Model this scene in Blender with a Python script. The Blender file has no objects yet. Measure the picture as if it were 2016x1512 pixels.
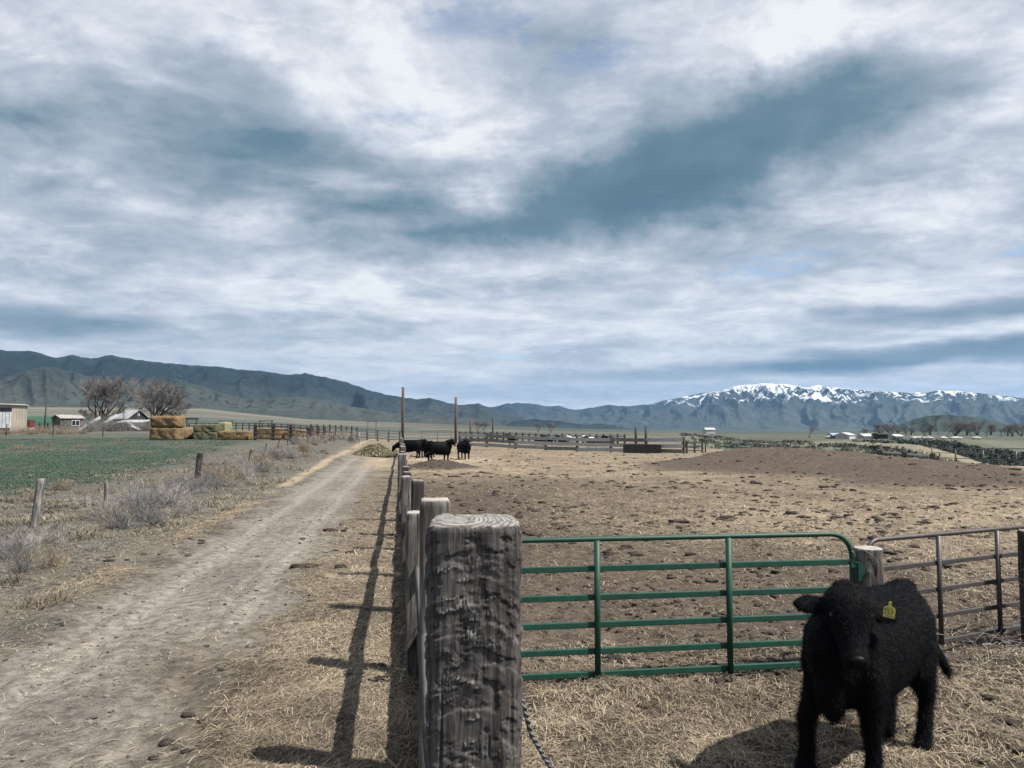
import bpy, bmesh, math, random
import numpy as np
from mathutils import Vector, Matrix

# ------------------------------------------------------------------ camera, sky, sun, exposure
SC = bpy.context.scene
COL = SC.collection
EYE = 2.2
F = 1515.0
PITCH = math.atan(89.0 / F)
CP, SP = math.cos(PITCH), math.sin(PITCH)
EXPO = 1.05
SUN_EL = math.radians(54)
SHX, SHY = -0.94, 0.34          # direction shadows fall on the ground (left, a little away)

cam = bpy.data.cameras.new('camera')
cam.sensor_fit = 'HORIZONTAL'; cam.sensor_width = 36.0
cam.lens = 36.0 * F / 2016.0
cam.clip_start = 0.05; cam.clip_end = 60000
cam_o = bpy.data.objects.new('camera', cam); COL.objects.link(cam_o)
cam_o.location = (0, 0, EYE); cam_o.rotation_euler = (math.pi / 2 + PITCH, 0, 0)
SC.camera = cam_o

SC.view_settings.view_transform = 'Standard'
SC.view_settings.look = 'None'
SC.view_settings.gamma = 1.0
SC.view_settings.use_curve_mapping = False
SC.view_settings.exposure = EXPO
try:
    SC.cycles.use_denoising = True
    SC.cycles.denoiser = 'OPENIMAGEDENOISE'
    SC.cycles.denoising_input_passes = 'RGB_ALBEDO_NORMAL'
    SC.cycles.denoising_prefilter = 'ACCURATE'
    SC.cycles.max_bounces = 5
    SC.cycles.use_adaptive_sampling = True
    SC.cycles.adaptive_threshold = 0.010
    SC.cycles.adaptive_min_samples = 72
    SC.cycles.diffuse_bounces = 2
    SC.cycles.volume_bounces = 0
    SC.cycles.sample_clamp_indirect = 4.0
except Exception:
    pass


class NT:
    """small helper for writing node trees"""
    def __init__(s, tree):
        s.t = tree; s.n = tree.nodes; s.l = tree.links

    def node(s, kind, **kw):
        nd = s.n.new(kind)
        for k, v in kw.items():
            setattr(nd, k, v)
        return nd

    def put(s, sock, v):
        if isinstance(v, bpy.types.NodeSocket):
            s.l.new(v, sock)
        elif isinstance(v, (tuple, list)) and len(v) == 3 and sock.type == 'RGBA':
            sock.default_value = (*v, 1)
        else:
            sock.default_value = v

    def m(s, op, a, b=0.0, c=None, clamp=False):
        nd = s.node('ShaderNodeMath', operation=op, use_clamp=clamp)
        s.put(nd.inputs[0], a); s.put(nd.inputs[1], b)
        if c is not None: s.put(nd.inputs[2], c)
        return nd.outputs[0]

    def vm(s, op, a, b=(0, 0, 0)):
        nd = s.node('ShaderNodeVectorMath', operation=op)
        s.put(nd.inputs[0], a)
        if op == 'SCALE': s.put(nd.inputs[3], b)
        elif op != 'LENGTH': s.put(nd.inputs[1], b)
        return nd.outputs['Value'] if op in ('LENGTH', 'DOT_PRODUCT') else nd.outputs[0]

    def noise(s, vec, scale, detail=4.0, rough=0.55, dist=0.0, color=False, lac=2.0):
        nd = s.node('ShaderNodeTexNoise')
        if vec is not None: s.l.new(vec, nd.inputs['Vector'])
        nd.inputs['Scale'].default_value = scale; nd.inputs['Detail'].default_value = detail
        nd.inputs['Roughness'].default_value = rough; nd.inputs['Distortion'].default_value = dist
        nd.inputs['Lacunarity'].default_value = lac
        return nd.outputs['Color' if color else 'Fac']

    def mapping(s, vec, loc=(0, 0, 0), rot=(0, 0, 0), scale=(1, 1, 1)):
        nd = s.node('ShaderNodeMapping')
        s.l.new(vec, nd.inputs[0])
        nd.inputs[1].default_value = loc; nd.inputs[2].default_value = rot; nd.inputs[3].default_value = scale
        return nd.outputs[0]

    def rng(s, v, a, b, c=0.0, d=1.0, smooth=True):
        nd = s.node('ShaderNodeMapRange', interpolation_type='SMOOTHSTEP' if smooth else 'LINEAR')
        s.put(nd.inputs[0], v)
        for i, q in enumerate((a, b, c, d)): s.put(nd.inputs[1 + i], q)
        return nd.outputs[0]

    def mix(s, f, a, b, mode='MIX'):
        nd = s.node('ShaderNodeMix', data_type='RGBA', blend_type=mode)
        s.put(nd.inputs[0], f); s.put(nd.inputs[6], a); s.put(nd.inputs[7], b)
        return nd.outputs[2]

    def ramp(s, f, stops):
        nd = s.node('ShaderNodeValToRGB')
        s.l.new(f, nd.inputs[0])
        e = nd.color_ramp.elements
        while len(e) < len(stops): e.new(0.5)
        for i, (p, c) in enumerate(stops):
            e[i].position = p; e[i].color = (*c, 1)
        return nd.outputs[0]

    def sep(s, v):
        nd = s.node('ShaderNodeSeparateXYZ'); s.l.new(v, nd.inputs[0]); return nd.outputs

    def comb(s, x, y, z):
        nd = s.node('ShaderNodeCombineXYZ')
        for i, q in enumerate((x, y, z)): s.put(nd.inputs[i], q)
        return nd.outputs[0]


def pix_dir(px, py):
    u = (px - 1008) / F; v = (756 - py) / F
    return np.array([u, CP - v * SP, SP + v * CP])


def build_world():
    w = bpy.data.worlds.new('World'); SC.world = w; w.use_nodes = True
    w.node_tree.nodes.clear()
    n = NT(w.node_tree)
    out = n.node('ShaderNodeOutputWorld')
    sky = n.node('ShaderNodeTexSky', sky_type='NISHITA')
    sky.sun_disc = False; sky.sun_elevation = SUN_EL
    sky.sun_rotation = math.atan2(-SHX, -SHY)
    sky.altitude = 1400; sky.air_density = 1.0; sky.dust_density = 0.6; sky.ozone_density = 1.2
    bg_sky = n.node('ShaderNodeBackground'); n.l.new(sky.outputs[0], bg_sky.inputs[0]); bg_sky.inputs[1].default_value = 0.085
    tc = n.node('ShaderNodeTexCoord').outputs['Generated']
    x, y, z = n.sep(tc)
    # cloud sheet coordinates: the layer's plane, bent down toward the horizon
    zz = n.m('ADD', n.m('MAXIMUM', z, 0.0), 0.16)
    cx = n.m('DIVIDE', x, zz); cy = n.m('DIVIDE', y, zz)
    cp = n.comb(cx, cy, 0.0)
    wv = n.noise(cp, 1.3, 3, 0.55, 0, True)
    warp = n.vm('SCALE', n.vm('SUBTRACT', wv, (0.5, 0.5, 0.5)), 0.45)
    cpw = n.vm('ADD', cp, warp)
    n1 = n.noise(n.mapping(cpw, rot=(0, 0, math.radians(20)), scale=(0.75, 1.1, 1)), 0.9, 8, 0.60)
    n2 = n.noise(n.mapping(cpw, loc=(7.3, 2.1, 0), scale=(0.9, 1.0, 1)), 2.6, 7, 0.62)
    n3 = n.noise(n.mapping(cpw, loc=(3.3, 9.1, 4)), 0.40, 5, 0.55)
    puff = n.noise(n.mapping(cp, loc=(1, 5, 2)), 7.0, 6, 0.64)
    flake = n.noise(n.mapping(cpw, loc=(11, 3, 6), rot=(0, 0, math.radians(-15)), scale=(0.8, 1.15, 1)), 1.5, 9, 0.60)
    # direction coordinates of the forward half for the large cloud masses
    ys = n.m('MAXIMUM', y, 0.08)
    g = n.comb(n.m('DIVIDE', x, ys), n.m('DIVIDE', z, ys), 0.0)
    w1 = n.vm('SCALE', n.vm('SUBTRACT', n.noise(g, 3.0, 3, 0.55, 0, True), (0.5, 0.5, 0.5)), 0.11)
    w2 = n.vm('SCALE', n.vm('SUBTRACT', n.noise(g, 10.0, 6, 0.64, 0, True), (0.5, 0.5, 0.5)), 0.095)
    gw = n.vm('MULTIPLY', n.vm('ADD', g, n.vm('ADD', w1, w2)), (1, 1, 0))
    w3 = n.vm('MULTIPLY', n.vm('SUBTRACT', n.noise(n.vm('MULTIPLY', g, (1, 5, 0)), 4.0, 5, 0.6, 0, True), (0.5, 0.5, 0.5)), (0.30, 0.045, 0))
    gb = n.vm('MULTIPLY', n.vm('ADD', g, w3), (1, 1, 0))
    front = n.rng(y, 0.10, 0.3)

    def blob(px, py, ax, ay, ang, inner=0.15):
        d = pix_dir(px, py)
        c = (d[0] / d[1], d[2] / d[1])
        q = n.vm('SUBTRACT', gb if ay < 65 else gw, (c[0], c[1], 0))
        q = n.mapping(q, rot=(0, 0, -math.radians(ang)))
        q = n.vm('MULTIPLY', q, (F / ax, F / ay, 0))
        return n.rng(n.vm('LENGTH', q), 1.0, inner)

    v = n.m('MULTIPLY', n.m('SUBTRACT', n1, 0.5), 1.0)
    v = n.m('ADD', v, n.m('MULTIPLY', n.m('SUBTRACT', n2, 0.5), 0.75))
    v = n.m('ADD', v, n.m('MULTIPLY', n.m('SUBTRACT', n3, 0.5), 0.30))
    v = n.m('ADD', v, n.m('MULTIPLY', n.m('SUBTRACT', puff, 0.5), 0.50))
    bl = n.m('ABSOLUTE', n.m('SUBTRACT', n.noise(n.mapping(cpw, loc=(4, 8, 1)), 2.3, 6, 0.58), 0.5))
    v = n.m('ADD', v, n.m('SUBTRACT', 0.08, n.m('MULTIPLY', bl, 1.2)))
    v = n.m('ADD', v, n.rng(flake, 0.47, 0.57, -0.075, 0.085))
    v = n.m('ADD', 0.725, n.m('MULTIPLY', v, n.rng(z, 0.0, 0.34, 0.42, 1.0)))
    v = n.m('ADD', v, n.rng(z, 0.20, 0.0, 0, 0.12))
    v = n.m('ADD', v, n.rng(z, 0.22, 0.55, 0, 0.07))
    dark = None
    for (px, py, ax, ay, ang, amp, inner) in (
            (1490, 272, 740, 180, 20.5, 0.60, 0.15), (1180, 395, 420, 95, 8, 0.26, 0.1), (900, 430, 330, 90, -10, 0.30, 0.1),
            (500, 235, 320, 120, -24, 0.28, 0.1), (560, 360, 540, 130, -17, 0.28, 0.1), (690, 470, 280, 60, -3, 0.22, 0.1),
            (330, 470, 300, 64, -10, 0.16, 0.1), (90, 630, 330, 50, -4, 0.42, 0.1), (1930, 605, 430, 42, 6, 0.40, 0.1),
            (1850, 695, 560, 42, 4, 0.50, 0.2), (1440, 728, 560, 26, 2, 0.30, 0.1), (60, 400, 260, 70, -10, 0.16, 0.1),
            (1300, 770, 900, 30, 0, 0.14, 0.1)):
        b = n.m('MULTIPLY', blob(px, py, ax, ay, ang, inner), amp)
        dark = b if dark is None else n.m('ADD', dark, b)
    brt = None
    for (px, py, ax, ay, ang, amp) in (
            (1600, 55, 520, 110, 8, 0.24), (700, 150, 420, 110, -15, 0.16), (930, 270, 190, 60, 15, 0.22),
            (680, 360, 130, 45, -5, 0.30), (1250, 620, 560, 90, 3, 0.16), (1750, 560, 420, 60, 8, 0.20),
            (500, 560, 560, 80, -5, 0.13), (1850, 420, 260, 80, 12, 0.14), (1100, 520, 300, 50, 5, 0.16), (1900, 655, 300, 20, 4, 0.22)):
        b = n.m('MULTIPLY', blob(px, py, ax, ay, ang), amp)
        brt = b if brt is None else n.m('ADD', brt, b)
    dark = n.m('MULTIPLY', dark, front); brt = n.m('MULTIPLY', brt, front)
    damp = n.m('SUBTRACT', 1.0, n.m('MULTIPLY', n.m('MINIMUM', dark, 0.5), 1.10))     # dark masses are smoother
    v = n.m('ADD', n.m('MULTIPLY', n.m('SUBTRACT', v, 0.725), damp), 0.725)
    v = n.m('ADD', n.m('SUBTRACT', v, dark), brt)
    k = 2.0 ** -EXPO
    cs = [(0.0, (.100, .185, .250)), (0.22, (.150, .240, .312)), (0.45, (.312, .388, .470)), (0.66, (.475, .532, .620)), (0.84, (.675, .713, .790)), (1.0, (.880, .905, .935))]
    col = n.ramp(n.m('MULTIPLY', v, 1.0, clamp=True), [(p, tuple(q * k for q in c)) for p, c in cs])
    bg_c = n.node('ShaderNodeBackground'); n.l.new(col, bg_c.inputs[0]); bg_c.inputs[1].default_value = 1.0
    # openings where the blue shows
    gap = n.rng(n.m('ADD', n.m('MULTIPLY', n3, 0.5), n.m('MULTIPLY', n2, 0.5)), 0.40, 0.32)
    for (px, py, ax, ay, ang, amp) in ((1530, 520, 190, 42, 8, 1.0), (1180, 110, 110, 60, 0, 0.8), (900, 30, 200, 60, 0, 0.7), (790, 245, 190, 70, 15, 0.55), (2010, 488, 70, 18, 3, 1.0), (1020, 60, 60, 60, 0, 0.7), (470, 75, 140, 50, 0, 0.4)):
        gap = n.m('MAXIMUM', gap, n.m('MULTIPLY', n.m('MULTIPLY', blob(px, py, ax, ay, ang), amp), n.rng(puff, 0.62, 0.38)))
    cover = n.m('SUBTRACT', 1.0, n.m('MULTIPLY', gap, 0.6))
    mixs = n.node('ShaderNodeMixShader'); n.l.new(cover, mixs.inputs[0])
    n.l.new(bg_sky.outputs[0], mixs.inputs[1]); n.l.new(bg_c.outputs[0], mixs.inputs[2])
    n.l.new(mixs.outputs[0], out.inputs[0])


build_world()

sun = bpy.data.lights.new('sun', 'SUN'); sun.energy = 5.0; sun.angle = math.radians(0.55); sun.color = (1.0, 0.93, 0.83)
sun_o = bpy.data.objects.new('sun', sun); COL.objects.link(sun_o)
_sd = Vector((SHX * math.cos(SUN_EL) / math.hypot(SHX, SHY), SHY * math.cos(SUN_EL) / math.hypot(SHX, SHY), -math.sin(SUN_EL)))
sun_o.rotation_euler = _sd.to_track_quat('-Z', 'Y').to_euler()
sun_o.location = (30, -10, 40)

# ------------------------------------------------------------------ noise (numpy)
def _h(ix, iy, seed):
    a = (ix.astype(np.int64) * 374761393 + iy.astype(np.int64) * 668265263 + seed * 144269504) & 0xffffffff
    a = ((a ^ (a >> 13)) * 1274126177) & 0xffffffff
    a = ((a ^ (a >> 15)) * 2246822519) & 0xffffffff
    return ((a ^ (a >> 16)) & 0xffffff) / float(0xffffff)


def vn(x, y, seed=0):
    ix = np.floor(x); iy = np.floor(y); fx = x - ix; fy = y - iy
    fx = fx * fx * fx * (fx * (fx * 6 - 15) + 10); fy = fy * fy * fy * (fy * (fy * 6 - 15) + 10)
    a = _h(ix, iy, seed); b = _h(ix + 1, iy, seed); c = _h(ix, iy + 1, seed); d = _h(ix + 1, iy + 1, seed)
    return (a * (1 - fx) + b * fx) * (1 - fy) + (c * (1 - fx) + d * fx) * fy


def fbm(x, y, oct=4, seed=0, gain=0.5, lac=2.03):
    s = 0.0; a = 1.0; t = 0.0
    for i in range(oct):
        s = s + a * vn(x, y, seed + i * 17); t += a; a *= gain; x = x * lac + 3.1; y = y * lac + 1.7
    return s / t


def ridged(x, y, oct=4, seed=0, gain=0.5):
    s = 0.0; a = 1.0; t = 0.0
    for i in range(oct):
        s = s + a * (1 - np.abs(2 * vn(x, y, seed + i * 31) - 1)); t += a; a *= gain; x = x * 2.1 + 5.2; y = y * 2.1 + 1.3
    return s / t


def sst(a, b, x):
    t = np.clip((np.asarray(x, float) - a) / (b - a), 0, 1)
    return t * t * (3 - 2 * t)


# ------------------------------------------------------------------ mesh helpers
def mesh_np(name, V, Fq, mats=(), smooth=True, attrs=None):
    """V (n,3); Fq (m,3) or (m,4) int array"""
    me = bpy.data.meshes.new(name)
    V = np.asarray(V, np.float32); Fq = np.asarray(Fq, np.int32)
    k = Fq.shape[1]
    me.vertices.add(len(V)); me.vertices.foreach_set('co', V.ravel())
    me.loops.add(Fq.size); me.loops.foreach_set('vertex_index', Fq.ravel())
    me.polygons.add(len(Fq)); me.polygons.foreach_set('loop_start', np.arange(0, Fq.size, k, dtype=np.int32))
    try:
        me.polygons.foreach_set('loop_total', np.full(len(Fq), k, np.int32))
    except Exception:
        pass
    me.polygons.foreach_set('use_smooth', np.full(len(Fq), smooth, bool))
    for an, av in (attrs or {}).items():
        av = np.asarray(av, np.float32)
        if av.ndim == 1:
            at = me.attributes.new(an, 'FLOAT', 'POINT'); at.data.foreach_set('value', av)
        else:
            at = me.attributes.new(an, 'FLOAT_COLOR', 'POINT'); at.data.foreach_set('color', av.ravel())
    me.update(calc_edges=True)
    for m_ in mats: me.materials.append(m_)
    return me


def add(name, me, parent=None, loc=None, rotz=None):
    o = bpy.data.objects.new(name, me); COL.objects.link(o)
    if parent is not None: o.parent = parent
    if loc is not None: o.location = loc
    if rotz is not None: o.rotation_euler = (0, 0, rotz)
    return o


def tag(o, label, cat, group=None):
    o['label'] = label; o['category'] = cat
    if group: o['group'] = group
    return o


def thing(name, label, cat, loc=(0, 0, 0), rotz=0.0, group=None):
    o = bpy.data.objects.new(name, None); COL.objects.link(o)
    o.location = loc; o.rotation_euler = (0, 0, rotz); o.empty_display_size = 0.2
    return tag(o, label, cat, group)


def kind(o, k, label=None):
    o['kind'] = k
    if label: o['label'] = label
    return o


def copy_tree(o, parent=None):
    c = o.copy(); COL.objects.link(c)
    if parent is not None: c.parent = parent
    for ch in list(o.children):
        copy_tree(ch, c)
    return c


class MB:
    """collects solid pieces into one mesh"""
    def __init__(s):
        s.v = []; s.f = []; s.k = 0

    def raw(s, V, Fc):
        s.v.extend([tuple(map(float, p)) for p in V]); s.f.extend([tuple(int(i) + s.k for i in q) for q in Fc]); s.k = len(s.v)
        return s

    def box(s, a, b, M=None):
        x0, y0, z0 = a; x1, y1, z1 = b
        V = [Vector(p) for p in ((x0, y0, z0), (x1, y0, z0), (x1, y1, z0), (x0, y1, z0), (x0, y0, z1), (x1, y0, z1), (x1, y1, z1), (x0, y1, z1))]
        if M is not None: V = [M @ p for p in V]
        return s.raw(V, ((0, 3, 2, 1), (4, 5, 6, 7), (0, 1, 5, 4), (1, 2, 6, 5), (2, 3, 7, 6), (3, 0, 4, 7)))

    def bar(s, p, q, w, h, up=(0, 0, 1)):
        """rectangular bar from p to q, w across, h along up"""
        p = Vector(p); q = Vector(q); d = (q - p).normalized(); up = Vector(up)
        sd = d.cross(up)
        if sd.length < 1e-4: sd = d.cross(Vector((1, 0, 0)))
        sd.normalize(); u2 = sd.cross(d).normalized()
        V = [e + sd * (w / 2 * a) + u2 * (h / 2 * b) for e in (p, q) for a, b in ((-1, -1), (1, -1), (1, 1), (-1, 1))]
        return s.raw(V, ((3, 2, 1, 0), (4, 5, 6, 7), (0, 1, 5, 4), (1, 2, 6, 5), (2, 3, 7, 6), (3, 0, 4, 7)))

    def tube(s, pts, r, n=8, cap=True):
        pts = [Vector(p) for p in pts]; m = len(pts)
        if not hasattr(r, '__len__'): r = [r] * m
        V = []; ref = None
        for i, p in enumerate(pts):
            d = (pts[min(i + 1, m - 1)] - pts[max(i - 1, 0)]).normalized()
            if ref is None:
                ref = d.cross(Vector((0.13, 0.31, 0.94)))
                if ref.length < 1e-3: ref = d.cross(Vector((1, 0, 0)))
            ref = (ref - d * ref.dot(d)).normalized(); b = d.cross(ref)
            for j in range(n):
                a = 2 * math.pi * j / n
                V.append(p + ref * (math.cos(a) * r[i]) + b * (math.sin(a) * r[i]))
        Fc = [(i * n + j, i * n + (j + 1) % n, (i + 1) * n + (j + 1) % n, (i + 1) * n + j) for i in range(m - 1) for j in range(n)]
        if cap:
            Fc.append(tuple(reversed(range(n)))); Fc.append(tuple(range((m - 1) * n, m * n)))
        return s.raw(V, Fc)

    def mesh(s, name, mat, smooth=False):
        me = bpy.data.meshes.new(name); me.from_pydata(s.v, [], s.f)
        if smooth: me.polygons.foreach_set('use_smooth', [True] * len(me.polygons))
        if mat: me.materials.append(mat)
        me.update(); return me

    def build(s, name, mat, parent=None, smooth=False, loc=None, rotz=None):
        return add(name, s.mesh(name, mat, smooth), parent, loc, rotz)


def material(name, rough=0.85, spec=0.3):
    m_ = bpy.data.materials.new(name); m_.use_nodes = True
    m_.node_tree.nodes.clear()
    n = NT(m_.node_tree)
    out = n.node('ShaderNodeOutputMaterial'); b = n.node('ShaderNodeBsdfPrincipled')
    n.l.new(b.outputs[0], out.inputs[0])
    b.inputs['Roughness'].default_value = rough
    b.inputs['Specular IOR Level'].default_value = spec
    n.b = b; n.mat = m_; n.out = out
    return n


def bump(n, h, strength=0.5, dist=0.02):
    nd = n.node('ShaderNodeBump'); n.put(nd.inputs['Height'], h)
    nd.inputs['Strength'].default_value = strength; nd.inputs['Distance'].default_value = dist
    n.l.new(nd.outputs[0], n.b.inputs['Normal'])


def mottled(name, c0, c1, scale=3.0, rough=0.85, spec=0.25, detail=5, stretch=(1, 1, 1), bmp=0.0, bd=0.01, metal=0.0, coord='Object', lo=0.35, hi=0.65):
    n = material(name, rough, spec)
    tc = n.node('ShaderNodeTexCoord').outputs[coord] if coord != 'World' else n.node('ShaderNodeNewGeometry').outputs['Position']
    rnd = n.node('ShaderNodeObjectInfo').outputs['Random']
    p = n.vm('ADD', n.mapping(tc, scale=stretch), n.comb(n.m('MULTIPLY', rnd, 31.0), n.m('MULTIPLY', rnd, 17.0), 0.0))
    f = n.noise(p, scale, detail, 0.6, 0.2)
    n.put(n.b.inputs['Base Color'], n.mix(n.rng(f, lo, hi), c0, c1))
    n.b.inputs['Metallic'].default_value = metal
    if bmp: bump(n, f, bmp, bd)
    return n.mat

# ------------------------------------------------------------------ terrain
FT = np.array([-0.1435, 0.9897]); FN = np.array([-0.9897, -0.1435]); FP = np.array([0.09, 0.0])


def st(x, y):
    """offset left of the feed fence (s) and distance along it (t)"""
    dx = x - FP[0]; dy = y - FP[1]
    return dx * FN[0] + dy * FN[1], dx * FT[0] + dy * FT[1]


def fxy(s, t):
    return FP[0] + s * FN[0] + t * FT[0], FP[1] + s * FN[1] + t * FT[1]


def elev(px, py):
    d = pix_dir(px, py)
    return math.atan2(d[0], d[1]), d[2] / math.hypot(d[0], d[1])


_base = [elev(a, b) for a, b in ((-900, 800), (0, 800), (400, 804), (500, 815), (600, 825), (760, 831), (1000, 839), (1100, 843), (1300, 848), (2016, 850), (3000, 850))]
_bA = np.array([q[0] for q in _base]); _bE = np.array([q[1] for q in _base])
_dpu = [.10, .17, .22, .35, .48, .55, .66, .9]; _dpd = [130, 105, 88, 72, 60, 50, 38, 28]


def capsule(x, y, ax, ay, bx, by):
    dx, dy = bx - ax, by - ay
    h = np.clip(((x - ax) * dx + (y - ay) * dy) / (dx * dx + dy * dy), 0, 1)
    return np.hypot(x - ax - h * dx, y - ay - h * dy), h


def H(x, y):
    x = np.asarray(x, float); y = np.asarray(y, float)
    d = np.hypot(x, y); az = np.arctan2(x, np.where(np.abs(y) < 1e-6, 1e-6, y))
    u = np.where(y > 1, x / np.maximum(y, 1), np.sign(x) * 2.0)
    s, t = st(x, y)
    front = (y > 0)
    wl = sst(-0.13, -0.34, u) * front
    z = wl * (1.2 * sst(25, 80, y) + 0.85 * sst(75, 130, y))
    z = z + 0.4 * sst(60, 90, y) * sst(0.10, -0.06, u) * (1 - wl)
    # manure mound, small heap by the cows
    q, h = capsule(x, y, 14.6, 44.0, 21.5, 35.0)
    z = z + (1.22 - 0.65 * h) * np.exp(-(q / 5.0) ** 2) * (.82 + .36 * fbm(x * .5, y * .5, 4, 61))
    z = z + 0.42 * np.exp(-(((x + 4.2) / 1.7) ** 2 + ((y - 44) / 2.2) ** 2)) * (0.6 + 0.8 * fbm(x * 1.3, y * 1.3, 3, 5))
    # ravine and opposite bench on the right
    rw = sst(.17, .27, u) * front
    k = y - np.interp(u, _dpu, _dpd)
    bench = np.interp(u, [.2, .26, .42, .6, 1.0], [-1.0, -1.4, -3.3, -3.9, -4.2])
    nz = fbm(x * .013, y * .013, 4, 71) - .5
    b = sst(210, 400, y + nz * 150 + 60 * np.sin(u * 16))
    zr = -13.0 * sst(0, 130, k) * (1 - b) + bench * b + (ridged(x * .02, y * .02, 3, 9) - .5) * 3.5 * sst(20, 120, k) * (1 - b) * b * 3
    z = z + rw * zr * sst(900, 420, d)
    # far valley floor
    e = np.interp(az, _bA, _bE)
    zb = EYE + 2400 * e
    f = np.clip((d - 170) / 2230.0, 0, 6)
    zv = np.where(f <= 1, zb * f ** 1.15, zb + (f - 1) * zb * 0.4)
    z = z * sst(1500, 300, d) + zv * front * sst(150, 500, d) * np.where(rw > 0, 1 - rw * sst(700, 400, d), 1)
    # close relief
    nr = sst(160, 40, d)
    road = sst(1.25, 1.7, s) * sst(4.0, 3.5, s) * (t > -20) * sst(95, 80, t)
    rough = (1 - road * .75)
    pen = sst(0.2, -0.4, s)
    z = z + nr * rough * ((fbm(x * .55, y * .55, 3, 3) - .5) * .10 + (fbm(x * 2.3, y * 2.3, 3, 13) - .5) * (.05 + .05 * pen) + (fbm(x * 8, y * 8, 3, 23) - .5) * (.035 + .03 * pen) * sst(40, 15, d))
    wob = (fbm(t * .25, t * 0 + 2.2, 2, 91) - .5) * .25
    for c, a, wd in ((1.95, .028, .13), (2.28, .018, .08), (3.15, .028, .13), (3.5, .016, .08)):
        z = z - nr * road * a * np.exp(-((s + wob - c) / wd) ** 2)
    z = z + nr * .05 * np.exp(-((s - 4.15) / .25) ** 2) * (t < 80) * fbm(x * .8, y * .8, 2, 33)
    # straw heaped against the gate
    z = z + .05 * np.exp(-(((y - 6.55) / .35) ** 2)) * sst(-.6, 0, x) * sst(4.5, 3.5, x) * (.5 + fbm(x * 3, y * 3, 2, 8))
    return z


def Hs(x, y):
    return float(H(np.array([x]), np.array([y]))[0])


def at(px, Y, dz=0.0):
    """ground point seen at column px, Y metres ahead"""
    x = (px - 1008) / F * Y
    for _ in range(3):
        z = Hs(x, Y)
        x = (px - 1008) / F * (Y * CP + (z - EYE) * SP)
    return Vector((x, Y, z + dz))


def zpix(py, Y):
    """height of the ray through row py at Y"""
    d = pix_dir(1008, py)
    return EYE + Y * d[2] / d[1]


def lerp(a, b, w):
    return a * (1 - w[:, None]) + np.asarray(b)[None, :] * w[:, None]


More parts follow.
